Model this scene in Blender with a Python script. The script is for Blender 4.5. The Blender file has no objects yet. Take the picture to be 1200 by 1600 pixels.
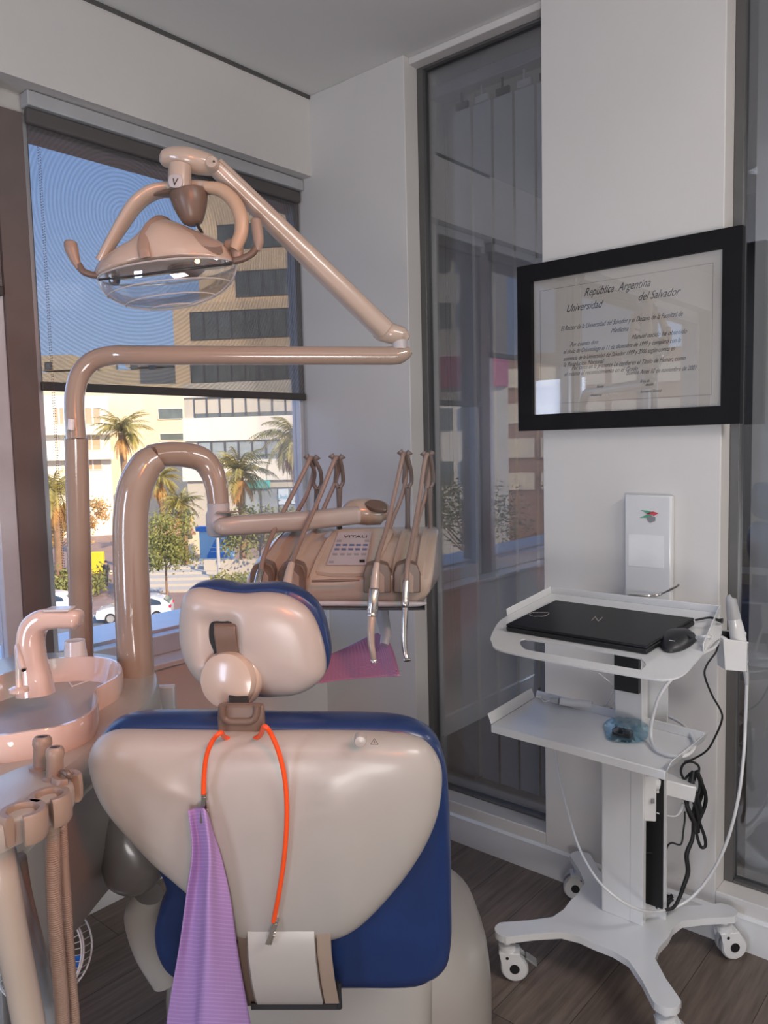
import bpy, bmesh, math, random
from mathutils import Vector, Matrix, Quaternion
random.seed(7)
V = Vector
COL = bpy.context.scene.collection
SC = bpy.context.scene

# ------------------------------------------------------------------ camera
F, YAW, PITCH, ROLL = 1225.0, math.radians(40.7), math.radians(4.9), math.radians(-1.35)
FW = V((-math.sin(YAW)*math.cos(PITCH), math.cos(YAW)*math.cos(PITCH), -math.sin(PITCH)))
RT0 = V((math.cos(YAW), math.sin(YAW), 0)); UP0 = RT0.cross(FW)
RT = RT0*math.cos(ROLL) + UP0*math.sin(ROLL); UPV = -RT0*math.sin(ROLL) + UP0*math.cos(ROLL)
CAM = V((0, 0, 1.5))
cd = bpy.data.cameras.new('camera'); co = bpy.data.objects.new('camera', cd); COL.objects.link(co)
m = Matrix((RT, UPV, -FW)).transposed().to_4x4(); m.translation = CAM
co.matrix_world = m
cd.sensor_fit = 'HORIZONTAL'; cd.sensor_width = 36; cd.lens = F/1200*36; cd.clip_start = 0.02; cd.clip_end = 2000
SC.camera = co
FH = V((-math.sin(YAW), math.cos(YAW), 0))      # horizontal forward
ZZ = V((0, 0, 1)); XX = V((1, 0, 0)); YY = V((0, 1, 0))

# ------------------------------------------------------------------ exposure, world, lights
vs = SC.view_settings
SC.display_settings.display_device = 'sRGB'
vs.view_transform = 'Standard'; vs.look = 'None'; vs.gamma = 1; vs.use_curve_mapping = False
vs.exposure = 0.0
SC.cycles.use_denoising = True
SC.cycles.max_bounces = 10; SC.cycles.diffuse_bounces = 4; SC.cycles.glossy_bounces = 5
SC.cycles.transmission_bounces = 8; SC.cycles.transparent_max_bounces = 24
SC.cycles.sample_clamp_indirect = 6; SC.cycles.caustics_reflective = False; SC.cycles.caustics_refractive = False
W = bpy.data.worlds.new('sky'); SC.world = W; W.use_nodes = True
nt = W.node_tree; nt.nodes.clear()
tc = nt.nodes.new('ShaderNodeTexCoord'); sp = nt.nodes.new('ShaderNodeSeparateXYZ')
rp = nt.nodes.new('ShaderNodeValToRGB'); bg = nt.nodes.new('ShaderNodeBackground'); ow = nt.nodes.new('ShaderNodeOutputWorld')
nt.links.new(tc.outputs['Generated'], sp.inputs[0]); nt.links.new(sp.outputs[2], rp.inputs[0])
nt.links.new(rp.outputs[0], bg.inputs[0]); nt.links.new(bg.outputs[0], ow.inputs[0])
e = rp.color_ramp.elements
e[0].position = 0.0; e[0].color = (0.50, 0.60, 0.72, 1)
e[1].position = 0.6; e[1].color = (0.16, 0.30, 0.62, 1)
k = rp.color_ramp.elements.new(0.12); k.color = (0.34, 0.49, 0.76, 1)
k = rp.color_ramp.elements.new(0.3); k.color = (0.24, 0.39, 0.72, 1)
bg.inputs[1].default_value = 2.7
def light(name, typ, loc, aim, energy, color, size=1, size_y=None):
    l = bpy.data.lights.new(name, typ); l.energy = energy; l.color = color
    o = bpy.data.objects.new(name, l); COL.objects.link(o); o.location = loc
    d = V(aim) - V(loc); o.rotation_euler = d.to_track_quat('-Z', 'Y').to_euler()
    if typ == 'AREA':
        l.size = size
        if size_y: l.shape = 'RECTANGLE'; l.size_y = size_y
    if typ == 'SUN': l.angle = math.radians(0.6)
    return o
light('sun', 'SUN', (85, -15, 50), (0, 0, 0), 7.0, (1.0, 0.77, 0.48))
light('ceiling_lamp', 'AREA', (0.3, -0.6, 2.86), (0.3, -0.6, 0), 4, (1.0, 0.96, 0.93), 1.2, 0.6)
light('ceiling_lamp', 'AREA', (1.4, 1.2, 2.86), (0.5, 1.7, 0), 54, (1.0, 0.95, 0.92), 1.2, 0.6)
wl = light('warm_lamp', 'SPOT', (0.9, 0.0, 2.45), (-1.8, 0.92, 1.3), 125, (1.0, 0.22, 0.05)); wl.data.spot_size = math.radians(43); wl.data.spot_blend = 0.9; wl.data.shadow_soft_size = 0.15
light('ceiling_bounce_fill', 'AREA', (1.1, -1.2, 0.6), (0.5, 0.4, 2.9), 47, (1.0, 0.96, 0.95), 1.0, 1.0)  # added fill behind the camera, bounced off the ceiling to brighten the room
light('cool_fill', 'AREA', (-0.9, -3.0, 1.5), (-1.2, 2.3, 1.0), 40, (0.66, 0.78, 1.0), 0.6, 1.3)  # added cool fill for the low walls; no window stands here
light('corridor_fill', 'AREA', (-0.6, 4.0, 2.7), (-0.9, 3.6, 0), 14, (0.95, 0.97, 1.0), 1.0, 0.6)  # added fill to brighten the slats and panel behind the glass

# ------------------------------------------------------------------ pixel rays of the 1200x1600 frame
def ray(x, y): return FW + RT*((x-600)/F) - UPV*((y-800)/F)
def D(x, y, d): return CAM + ray(x, y)*d
def onz(x, y, z): r = ray(x, y); return CAM + r*((z-CAM.z)/r.z)
def onx(x, y, X): r = ray(x, y); return CAM + r*((X-CAM.x)/r.x)
def ony(x, y, Y): r = ray(x, y); return CAM + r*((Y-CAM.y)/r.y)
def s2l(c): return tuple(((v/255)/12.92 if v <= 10 else ((v/255+0.055)/1.055)**2.4) for v in c)

class PL:
    """a plane in the room: origin, right, up and normal towards the viewer"""
    def __init__(s, o, u=None, w=None):
        s.o = V(o); s.u = (u or RT0).normalized(); s.w = (w or ZZ).normalized(); s.n = s.u.cross(s.w).normalized(); s.w = s.n.cross(s.u)
    def hit(s, x, y, off=0.0):
        r = ray(x, y); o = s.o + s.n*off
        return CAM + r*((o-CAM).dot(s.n)/r.dot(s.n))
    def ab(s, x, y):
        p = s.hit(x, y) - s.o; return (p.dot(s.u), p.dot(s.w))
    def P(s, a, b, h=0.0): return s.o + s.u*a + s.w*b + s.n*h
def facing(x, y, d, lean=0.0, turn=0.0):
    u = Matrix.Rotation(math.radians(turn), 3, 'Z') @ RT0
    fh = ZZ.cross(u)
    t = math.radians(lean)
    return PL(D(x, y, d), u, ZZ*math.cos(t) - fh*math.sin(t))

# ------------------------------------------------------------------ splines
def cr(pts, n=8, closed=False):
    pts = [V(p) for p in pts]; N = len(pts); out = []
    segs = N if closed else N-1
    for i in range(segs):
        if closed: p0, p1, p2, p3 = pts[(i-1) % N], pts[i], pts[(i+1) % N], pts[(i+2) % N]
        else:
            p1, p2 = pts[i], pts[i+1]
            p0 = pts[i-1] if i > 0 else p1*2-p2
            p3 = pts[i+2] if i+2 < N else p2*2-p1
        for j in range(n):
            t = j/n
            out.append(0.5*((2*p1)+(p2-p0)*t+(2*p0-5*p1+4*p2-p3)*t*t+(3*p1-p0-3*p2+p3)*t**3))
    if not closed: out.append(pts[-1])
    return out
def lerp_list(vals, n):
    out = []
    for i in range(len(vals)-1):
        for j in range(n): out.append(vals[i]+(vals[i+1]-vals[i])*j/n)
    out.append(vals[-1]); return out

# ------------------------------------------------------------------ mesh builder
class B:
    def __init__(s): s.v = []; s.f = []
    def add(s, vs, fs):
        k = len(s.v); s.v += [V(p) for p in vs]; s.f += [tuple(k+i for i in f) for f in fs]; return s
    def loft(s, rings, caps=True, closed_rings=True, loop=False):
        n = len(rings[0]); k = len(s.v)
        for r in rings: s.v += [V(p) for p in r]
        R = len(rings)
        for i in range(R if loop else R-1):
            a, b = k+i*n, k+((i+1) % R)*n
            for j in range(n if closed_rings else n-1):
                j2 = (j+1) % n
                s.f.append((a+j, a+j2, b+j2, b+j))
        if caps and not loop:
            s.f.append(tuple(k+j for j in range(n))[::-1]); s.f.append(tuple(k+(R-1)*n+j for j in range(n)))
        return s
    def tube(s, pts, r, n=8, seg=14, up=None, rb=None, power=1.0, closed=False, raw=False):
        P = [V(p) for p in pts] if raw else cr(pts, n, closed)
        rs = list(r) if isinstance(r, (list, tuple)) else [r]*len(pts)
        rbs = list(rb) if isinstance(rb, (list, tuple)) else ([rb]*len(pts) if rb else rs)
        if not raw:
            if closed: rs = rs+[rs[0]]; rbs = rbs+[rbs[0]]
            rs = lerp_list(rs, n); rbs = lerp_list(rbs, n)
        rings = []; prev = None; N = len(P)
        for i, p in enumerate(P):
            if closed: t = P[(i+1) % N]-P[i-1]
            else: t = P[min(i+1, N-1)]-P[max(i-1, 0)]
            t.normalize()
            if up is not None: a = V(up).cross(t)
            elif prev is None: a = t.cross(ZZ if abs(t.z) < 0.9 else XX)
            else: a = prev - t*prev.dot(t)
            if a.length < 1e-6: a = prev or t.orthogonal()
            a = a.normalized(); prev = a; b = t.cross(a)
            ring = []
            for j in range(seg):
                c, q = math.cos(2*math.pi*j/seg), math.sin(2*math.pi*j/seg)
                if power != 1.0: c = math.copysign(abs(c)**power, c); q = math.copysign(abs(q)**power, q)
                ring.append(p + a*(c*rs[i]) + b*(q*rbs[i]))
            rings.append(ring)
        return s.loft(rings, loop=closed)
    def lathe(s, o, axis, prof, seg=32, ref=None):
        o = V(o); ax = V(axis).normalized(); a = (V(ref) if ref else ax.orthogonal()); a = (a-ax*a.dot(ax)).normalized(); b = ax.cross(a)
        return s.loft([[o+ax*h+(a*math.cos(2*math.pi*j/seg)+b*math.sin(2*math.pi*j/seg))*max(r, 1e-5) for j in range(seg)] for r, h in prof])
    def box(s, c, size, u=XX, w=ZZ):
        u = V(u).normalized(); w = V(w).normalized(); v = w.cross(u); c = V(c); x, y, z = size[0]/2, size[1]/2, size[2]/2
        vs = [c+u*(i*x)+v*(j*y)+w*(k*z) for i in (-1, 1) for j in (-1, 1) for k in (-1, 1)]
        return s.add(vs, [(0, 1, 3, 2), (4, 6, 7, 5), (0, 4, 5, 1), (2, 3, 7, 6), (0, 2, 6, 4), (1, 5, 7, 3)])
    def bb(s, x0, x1, y0, y1, z0, z1): return s.box(((x0+x1)/2, (y0+y1)/2, (z0+z1)/2), (abs(x1-x0), abs(y1-y0), abs(z1-z0)))
    def prism(s, poly, vec):
        poly = [V(p) for p in poly]; vec = V(vec); n = len(poly)
        return s.add(poly+[p+vec for p in poly], [tuple(range(n))[::-1], tuple(range(n, 2*n))]+[(i, (i+1) % n, n+(i+1) % n, n+i) for i in range(n)])
    def sphere(s, c, r, sc=(1, 1, 1), seg=20, rings=12):
        c = V(c); rr = []
        for i in range(rings+1):
            th = math.pi*i/rings; rr.append([c+V((math.sin(th)*math.cos(2*math.pi*j/seg)*r*sc[0], math.sin(th)*math.sin(2*math.pi*j/seg)*r*sc[1], math.cos(th)*r*sc[2])) for j in range(seg)])
        return s.loft(rr, caps=False)
    def pillow(s, pl, outline, prof, smooth=4, disp=None, px=True, centre=None):
        """closed body over an outline on a plane; prof = list of (scale, height) from front centre round the rim to back centre"""
        o2 = [pl.ab(*q) for q in outline] if px else list(outline)
        if smooth: o2 = [(p.x, p.y) for p in cr([V((a, b, 0)) for a, b in o2], smooth, True)]
        cx = sum(a for a, b in o2)/len(o2); cy = sum(b for a, b in o2)/len(o2)
        if centre: cx, cy = pl.ab(*centre) if px else centre
        rings = []
        for sc_, h in prof:
            ring = []
            for a, b in o2:
                aa, bb_ = cx+(a-cx)*sc_, cy+(b-cy)*sc_
                ring.append(pl.P(aa, bb_, h+(disp(aa, bb_, sc_) if disp else 0)))
            rings.append(ring)
        return s.loft(rings)

ORG = {}
def tag(o, label=None, cat=None, group=None, kind=None):
    if label: o['label'] = label
    if cat: o['category'] = cat
    if group: o['group'] = group
    if kind: o['kind'] = kind
    return o
def thing(name, label, cat, loc, group=None):
    o = bpy.data.objects.new(name, None); COL.objects.link(o); o.location = loc; o.empty_display_size = 0.05
    ORG[o.name] = V(loc); return tag(o, label, cat, group)
def obj(name, b, mt, parent=None, origin=None, bevel=0, seg=2, flat=False, angle=38, subdiv=0, solid=0, uv=None):
    org = ORG[parent.name] if parent else (V(origin) if origin is not None else V((0, 0, 0)))
    me = bpy.data.meshes.new(name); me.from_pydata([p-org for p in b.v], [], b.f); me.update()
    bm = bmesh.new(); bm.from_mesh(me); bmesh.ops.recalc_face_normals(bm, faces=bm.faces); bm.to_mesh(me); bm.free()
    if not flat:
        for p in me.polygons: p.use_smooth = True
        me.set_sharp_from_angle(angle=math.radians(angle))
    me.materials.append(mt)
    o = bpy.data.objects.new(name, me); COL.objects.link(o)
    if parent: o.parent = parent
    else: o.location = org
    ORG[o.name] = org
    if solid:
        md = o.modifiers.new('solid', 'SOLIDIFY'); md.thickness = solid; md.offset = 0
    if bevel:
        md = o.modifiers.new('bevel', 'BEVEL'); md.width = bevel; md.segments = seg; md.limit_method = 'ANGLE'; md.angle_limit = math.radians(35)
    if subdiv:
        md = o.modifiers.new('sub', 'SUBSURF'); md.levels = subdiv; md.render_levels = subdiv
    return o
def struct(name, b, mt, parent=None, **k):
    o = obj(name, b, mt, parent, **k)
    if not parent: o['kind'] = 'structure'
    return o
def text(name, string, pos, u, w, size, mt, parent, shear=0.0, depth=0.0006, align='CENTER', xs=1.0):
    cu = bpy.data.curves.new(name, 'FONT'); cu.body = string; cu.size = size; cu.shear = shear; cu.align_x = align; cu.extrude = depth; cu.resolution_u = 3
    t = bpy.data.objects.new('t', cu); COL.objects.link(t); bpy.context.view_layer.update()
    me = bpy.data.meshes.new_from_object(t.evaluated_get(bpy.context.evaluated_depsgraph_get()))
    bpy.data.objects.remove(t); bpy.data.curves.remove(cu)
    u = V(u).normalized(); w = V(w).normalized(); n = u.cross(w); org = ORG[parent.name]
    for v in me.vertices:
        c = v.co.copy(); v.co = V(pos)-org+u*(c.x*xs)+w*c.y+n*c.z
    me.materials.clear(); me.materials.append(mt); me.name = name
    o = bpy.data.objects.new(name, me); COL.objects.link(o); o.parent = parent; ORG[o.name] = org
    return o
def copy_tree(o, loc=None, rz=0, parent=None, scale=None):
    c = o.copy(); COL.objects.link(c)
    if parent is not None: c.parent = parent
    if loc is not None: c.location = loc; c.rotation_euler = (0, 0, rz)
    if scale: c.scale = (scale,)*3 if not isinstance(scale, tuple) else scale
    for ch in [x for x in bpy.data.objects if x.parent == o]: copy_tree(ch, parent=c)
    return c

# ------------------------------------------------------------------ materials
def mat(name, col, rough=0.5, metal=0.0, coat=0.0, var=0.05, scale=12, bump=0.0, bscale=200, spec=0.5, sheen=0.0, emit=0, trans=0, alpha=1, sub=0, coatr=0.06):
    mt = bpy.data.materials.new(name); mt.use_nodes = True; n = mt.node_tree.nodes; L = mt.node_tree.links
    p = n['Principled BSDF']; tcx = n.new('ShaderNodeTexCoord'); nz = n.new('ShaderNodeTexNoise'); nz.inputs['Scale'].default_value = scale; nz.inputs['Detail'].default_value = 4
    L.new(tcx.outputs['Object'], nz.inputs[0])
    r = n.new('ShaderNodeValToRGB'); c = [*col[:3], 1]
    r.color_ramp.elements[0].position = 0.3; r.color_ramp.elements[1].position = 0.7
    r.color_ramp.elements[0].color = [min(1, v*(1-var)) for v in c[:3]]+[1]; r.color_ramp.elements[1].color = [min(1, v*(1+var)) for v in c[:3]]+[1]
    L.new(nz.outputs[0], r.inputs[0]); L.new(r.outputs[0], p.inputs['Base Color'])
    p.inputs['Roughness'].default_value = rough; p.inputs['Metallic'].default_value = metal; p.inputs['Coat Weight'].default_value = coat; p.inputs['Coat Roughness'].default_value = coatr
    p.inputs['Specular IOR Level'].default_value = spec; p.inputs['Sheen Weight'].default_value = sheen
    if sub: p.inputs['Subsurface Weight'].default_value = sub; p.inputs['Subsurface Scale'].default_value = 0.01
    if emit: L.new(r.outputs[0], p.inputs['Emission Color']); p.inputs['Emission Strength'].default_value = emit
    p.inputs['Transmission Weight'].default_value = trans; p.inputs['Alpha'].default_value = alpha
    if bump:
        nb = n.new('ShaderNodeTexNoise'); nb.inputs['Scale'].default_value = bscale; L.new(tcx.outputs['Object'], nb.inputs[0])
        bu = n.new('ShaderNodeBump'); bu.inputs['Strength'].default_value = bump; bu.inputs['Distance'].default_value = 0.002; L.new(nb.outputs[0], bu.inputs['Height']); L.new(bu.outputs[0], p.inputs['Normal'])
    return mt
def glass(name, refl, tint=(1, 1, 1), fres=True, rough=0.0):
    mt = bpy.data.materials.new(name); mt.use_nodes = True; n = mt.node_tree.nodes; L = mt.node_tree.links; n.clear()
    out = n.new('ShaderNodeOutputMaterial'); mx = n.new('ShaderNodeMixShader'); tr = n.new('ShaderNodeBsdfTransparent'); gl = n.new('ShaderNodeBsdfGlossy')
    tr.inputs[0].default_value = (*tint, 1); gl.inputs['Roughness'].default_value = rough; gl.inputs[0].default_value = (0.95, 0.97, 1, 1)
    if fres:
        lw = n.new('ShaderNodeLayerWeight'); lw.inputs[0].default_value = 0.35; ma = n.new('ShaderNodeMath'); ma.operation = 'MULTIPLY_ADD'; ma.inputs[1].default_value = 0.5; ma.inputs[2].default_value = refl; ma.use_clamp = True
        L.new(lw.outputs['Fresnel'], ma.inputs[0]); L.new(ma.outputs[0], mx.inputs[0])
    else: mx.inputs[0].default_value = refl
    L.new(tr.outputs[0], mx.inputs[1]); L.new(gl.outputs[0], mx.inputs[2]); L.new(mx.outputs[0], out.inputs[0])
    return mt
M = {}
M['wall'] = mat('wall_paint', (0.67, 0.645, 0.62), 0.75, var=0.02, scale=3, bump=0.08, bscale=160)
M['ceil'] = mat('ceiling_paint', (0.74, 0.73, 0.71), 0.85, var=0.02, scale=2)
M['white'] = mat('white_plastic', (0.40, 0.365, 0.33), 0.36, coat=0.3, var=0.015, coatr=0.22)
M['cream'] = mat('cream_plastic', (0.46, 0.38, 0.31), 0.3, coat=0.7, var=0.015, coatr=0.12)
M['pipe'] = mat('painted_tube', (0.35, 0.28, 0.22), 0.16, coat=1.0, var=0.015)
M['basin'] = mat('ceramic_basin', (0.74, 0.58, 0.50), 0.06, coat=1.0, var=0.01)
M['navy'] = mat('navy_vinyl', (0.009, 0.028, 0.11), 0.33, coat=0.15, var=0.12, bump=0.05, bscale=400)
M['brown'] = mat('taupe_plastic', (0.15, 0.105, 0.08), 0.35, var=0.05)
M['taupe'] = mat('light_taupe_plastic', (0.30, 0.22, 0.17), 0.38, var=0.05)
M['grey'] = mat('grey_plastic', (0.25, 0.25, 0.26), 0.4)
M['lgrey'] = mat('light_grey_plastic', (0.45, 0.45, 0.46), 0.4)
M['dark'] = mat('dark_plastic', (0.02, 0.02, 0.022), 0.4)
M['black'] = mat('black_rubber', (0.008, 0.008, 0.009), 0.5)
M['chrome'] = mat('brushed_steel', (0.62, 0.58, 0.54), 0.2, metal=1.0)
M['frame_alu'] = mat('window_aluminium', (0.58, 0.59, 0.62), 0.4, metal=0.3)
M['mullion'] = mat('brown_mullion_paint', (0.15, 0.115, 0.105), 0.55)
M['dframe'] = mat('dark_steel_frame', (0.13, 0.125, 0.12), 0.4, metal=0.4)
M['cartw'] = mat('powder_coated_white', (0.72, 0.72, 0.72), 0.22, coat=0.5, var=0.01)
M['orange'] = mat('orange_silicone', (0.85, 0.085, 0.012), 0.4)
M['ink'] = mat('dark_ink', (0.03, 0.028, 0.03), 0.7)
M['blackwood'] = mat('black_lacquer_wood', (0.007, 0.006, 0.007), 0.6, var=0.2, spec=0.2)
M['pane'] = glass('clear_pane', 0.03)
# ================================================================== room shell
H = 2.91; YW = 2.33; XS = -2.35; XG = -2.44
def wood_floor():
    mt = bpy.data.materials.new('vinyl_planks'); mt.use_nodes = True; n = mt.node_tree.nodes; L = mt.node_tree.links; p = n['Principled BSDF']
    tcx = n.new('ShaderNodeTexCoord'); mp = n.new('ShaderNodeMapping'); mp.inputs['Rotation'].default_value = (0, 0, math.radians(90)); L.new(tcx.outputs['Object'], mp.inputs[0])
    br = n.new('ShaderNodeTexBrick'); br.offset = 0.37; br.inputs['Scale'].default_value = 1; br.inputs['Brick Width'].default_value = 1.2; br.inputs['Row Height'].default_value = 0.18
    br.inputs['Mortar Size'].default_value = 0.0012; br.inputs['Color1'].default_value = (0.125, 0.095, 0.078, 1); br.inputs['Color2'].default_value = (0.19, 0.15, 0.125, 1); br.inputs['Mortar'].default_value = (0.03, 0.022, 0.018, 1)
    L.new(mp.outputs[0], br.inputs[0])
    m2 = n.new('ShaderNodeMapping'); m2.inputs['Scale'].default_value = (28, 1.6, 1); L.new(tcx.outputs['Object'], m2.inputs[0])
    nz = n.new('ShaderNodeTexNoise'); nz.inputs['Scale'].default_value = 2; nz.inputs['Detail'].default_value = 8; nz.inputs['Roughness'].default_value = 0.65; L.new(m2.outputs[0], nz.inputs[0])
    rr = n.new('ShaderNodeValToRGB'); rr.color_ramp.elements[0].position = 0.3; rr.color_ramp.elements[0].color = (0.55, 0.53, 0.52, 1); rr.color_ramp.elements[1].position = 0.72; rr.color_ramp.elements[1].color = (1.35, 1.32, 1.3, 1); L.new(nz.outputs[0], rr.inputs[0])
    mx = n.new('ShaderNodeMix'); mx.data_type = 'RGBA'; mx.blend_type = 'MULTIPLY'; mx.inputs[0].default_value = 1; L.new(br.outputs[0], mx.inputs[6]); L.new(rr.outputs[0], mx.inputs[7]); L.new(mx.outputs[2], p.inputs['Base Color'])
    p.inputs['Roughness'].default_value = 0.42
    bu = n.new('ShaderNodeBump'); bu.inputs['Strength'].default_value = 0.15; bu.inputs['Distance'].default_value = 0.002; L.new(nz.outputs[0], bu.inputs['Height']); L.new(bu.outputs[0], p.inputs['Normal'])
    return mt
M['floor'] = wood_floor()
struct('floor', B().bb(-2.6, 2.6, -3.2, 5.1, -0.1, 0), M['floor'], flat=True)
struct('ceiling', B().bb(-2.6, 2.6, -3.2, 5.1, H, H+0.1), M['ceil'], flat=True)
# window wall: soffit beam, wall under the sills, end piers
b = B()
b.bb(-2.60, XS, -3.2, 5.1, 2.595, H); b.bb(-2.60, XG-0.01, -3.2, 5.1, 2.51, 2.60)
b.bb(-2.60, XS, -3.2, 5.1, -0.1, 0.745); b.bb(-2.495, XG+0.02, YW, 5.1, 0.7, 2.6); b.bb(-2.60, XS, -3.2, -2.55, 0.7, 2.6)
struct('wall_left', b, M['wall'], flat=True)
struct('trim_1', B().bb(-2.35, -2.325, 1.2, YW, H-0.014, H), M['dframe'], flat=True).location.x -= 0.02
b = B(); b.bb(-2.56, XS+0.02, -2.55, YW, 0.742, 0.762)
struct('trim_2', b, M['cartw'], bevel=0.004)
b = B(); b.bb(-2.75, -2.50, -2.6, YW, 0.80, 0.84)
struct('trim_3', b, mat('outer_ledge', (0.75, 0.76, 0.78), 0.5), flat=True)
struct('wall_back', B().bb(-2.6, 2.6, -3.3, -3.2, 0, H), M['wall'], flat=True)
struct('wall_right', B().bb(2.5, 2.6, -3.2, 5.1, 0, H), M['wall'], flat=True)
# diploma wall: corner section, pillar, and the low ledge under the glass
b = B()
b.bb(-2.495, -1.86, YW, YW+0.14, 0, H)
b.bb(-1.30, -0.73, YW, YW+0.14, 0, H)
b.bb(-1.86, -1.30, YW, YW+0.14, 0, 0.145); b.bb(-0.73, 1.2, YW, YW+0.14, 0, 0.145)
b.bb(1.1, 2.5, YW, YW+0.14, 0, H)
b.bb(-1.86, 1.1, YW+0.03, YW+0.14, 2.885, H)
struct('wall_front', b, M['wall'], bevel=0.003)
struct('wall_corridor', B().bb(-2.6, 2.6, 5.0, 5.1, 0, H), mat('corridor_wall_shade', (0.12, 0.12, 0.13), 0.8), flat=True)  # corridor dimness put into the wall colour, so slat gaps read dark
b = B()
prof = [(0, 0), (0.016, 0), (0.016, 0.065), (0.011, 0.082), (0.011, 0.094), (0.004, 0.102), (0, 0.102)]
b.prism([(-2.35, YW-y, z) for y, z in prof], (4.8, 0, 0))
struct('baseboard_front', b, M['cartw'])
struct('baseboard_left', B().prism([(XS+y, -3.2, z) for y, z in prof], (0, 5.5, 0)), M['cartw'])

def window(name, y0, y1, label=None, fw=0.035):
    fr = B()
    for a in ((y0, y0+fw), (y1-fw, y1)): fr.bb(XG-0.05, XG, a[0], a[1], 0.762, 2.53)
    fr.bb(XG-0.05, XG, y0+fw, y1-fw, 0.762, 0.83); fr.bb(XG-0.05, XG, y0+fw, y1-fw, 2.49, 2.53)
    f = struct(name, fr, M['frame_alu'], origin=(XG, y0, 0.76), bevel=0.003)
    g = B().bb(XG-0.032, XG-0.026, y0+fw, y1-fw, 0.83, 2.49)
    obj('pane', g, M['pane'], f, flat=True)
    return f
window('window_1', 1.18, YW, fw=0.022)
window('window_2', -0.14, 1.095, fw=0.055)
window('window_3', -1.46, -0.225, fw=0.055)
window('window_4', -2.55, -1.545, fw=0.055)
for i, (a, c) in enumerate(((1.095, 1.18), (-0.225, -0.14), (-1.545, -1.46))):
    struct('trim_%d' % (4+i), B().bb(-2.56, XG+0.012, a, c, 0.762, 2.53), M['mullion'], flat=True)

# roller blinds -----------------------------------------------------
def screen(name):
    mt = bpy.data.materials.new(name); mt.use_nodes = True; n = mt.node_tree.nodes; L = mt.node_tree.links; n.clear()
    out = n.new('ShaderNodeOutputMaterial'); mx = n.new('ShaderNodeMixShader'); tr = n.new('ShaderNodeBsdfTransparent'); df = n.new('ShaderNodeBsdfDiffuse')
    tcx = n.new('ShaderNodeTexCoord'); mp = n.new('ShaderNodeMapping'); mp.inputs['Location'].default_value = (0, -0.33, 0.22)
    L.new(tcx.outputs['Object'], mp.inputs[0])
    wv = n.new('ShaderNodeTexWave'); wv.wave_type = 'RINGS'; wv.rings_direction = 'SPHERICAL'; wv.inputs['Scale'].default_value = 24; wv.inputs['Distortion'].default_value = 0.4; wv.inputs['Detail'].default_value = 1; wv.inputs['Detail Scale'].default_value = 3
    L.new(mp.outputs[0], wv.inputs[0])
    w2 = n.new('ShaderNodeTexWave'); w2.bands_direction = 'Z'; w2.inputs['Scale'].default_value = 90; w2.inputs['Distortion'].default_value = 0.5; L.new(tcx.outputs['Object'], w2.inputs[0])
    a = n.new('ShaderNodeMath'); a.operation = 'MULTIPLY_ADD'; a.inputs[1].default_value = 0.07; a.inputs[2].default_value = 0.40; L.new(wv.outputs['Fac'], a.inputs[0])
    c = n.new('ShaderNodeMath'); c.operation = 'MULTIPLY_ADD'; c.inputs[1].default_value = 0.07; L.new(w2.outputs['Fac'], c.inputs[0]); L.new(a.outputs[0], c.inputs[2])
    L.new(c.outputs[0], mx.inputs[0]); df.inputs[0].default_value = (0.11, 0.10, 0.10, 1)
    L.new(tr.outputs[0], mx.inputs[1]); L.new(df.outputs[0], mx.inputs[2]); L.new(mx.outputs[0], out.inputs[0])
    return mt
M['screen'] = screen('sunscreen_mesh')
M['rail'] = mat('blind_rail', (0.055, 0.048, 0.046), 0.55)
M['rollfab'] = mat('rolled_fabric', (0.10, 0.09, 0.088), 0.8, bump=0.1)
def roller_blind(y0, y1, zb, label):
    t = thing('roller_blind', label, 'blind', (XG+0.03, y0, 2.5), 'sunscreen roller blinds on the window wall')
    obj('cassette', B().bb(XG-0.008, XG+0.045, y0, y1, 2.548, 2.592), M['lgrey'], t, bevel=0.004)
    obj('hem_band', B().bb(XG+0.004, XG+0.03, y0+0.003, y1-0.003, 2.50, 2.548), M['rollfab'], t, bevel=0.008, seg=3)
    obj('fabric', B().bb(XG+0.0155, XG+0.0165, y0+0.005, y1-0.005, zb, 2.51), M['screen'], t, flat=True)
    obj('bottom_rail', B().bb(XG+0.008, XG+0.024, y0+0.003, y1-0.003, zb-0.028, zb), M['rail'], t, bevel=0.003)
    c = B(); z = 2.45; yy = y0+0.03
    for i in range(170):
        for dx in (0, 0.012):
            c.add([(XG+0.03+dx+x, yy+y, z-i*0.0082+zz) for x, y, zz in ((0.0022, 0, 0), (-0.0022, 0, 0), (0, 0.0022, 0), (0, -0.0022, 0), (0, 0, 0.0022), (0, 0, -0.0022))], [(0, 2, 4), (2, 1, 4), (1, 3, 4), (3, 0, 4), (2, 0, 5), (1, 2, 5), (3, 1, 5), (0, 3, 5)])
    tag(obj('bead_chain', c, M['brown'], t), kind='stuff')
    return t
roller_blind(1.185, YW-0.004, 1.722, 'grey sunscreen roller blind half down over the window nearest the corner')
roller_blind(-0.135, 1.09, 2.0, 'sunscreen roller blind on the second window behind the brown mullion')
roller_blind(-1.455, -0.23, 2.05, 'sunscreen roller blind on the third window seen only in the glass reflection')

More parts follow.
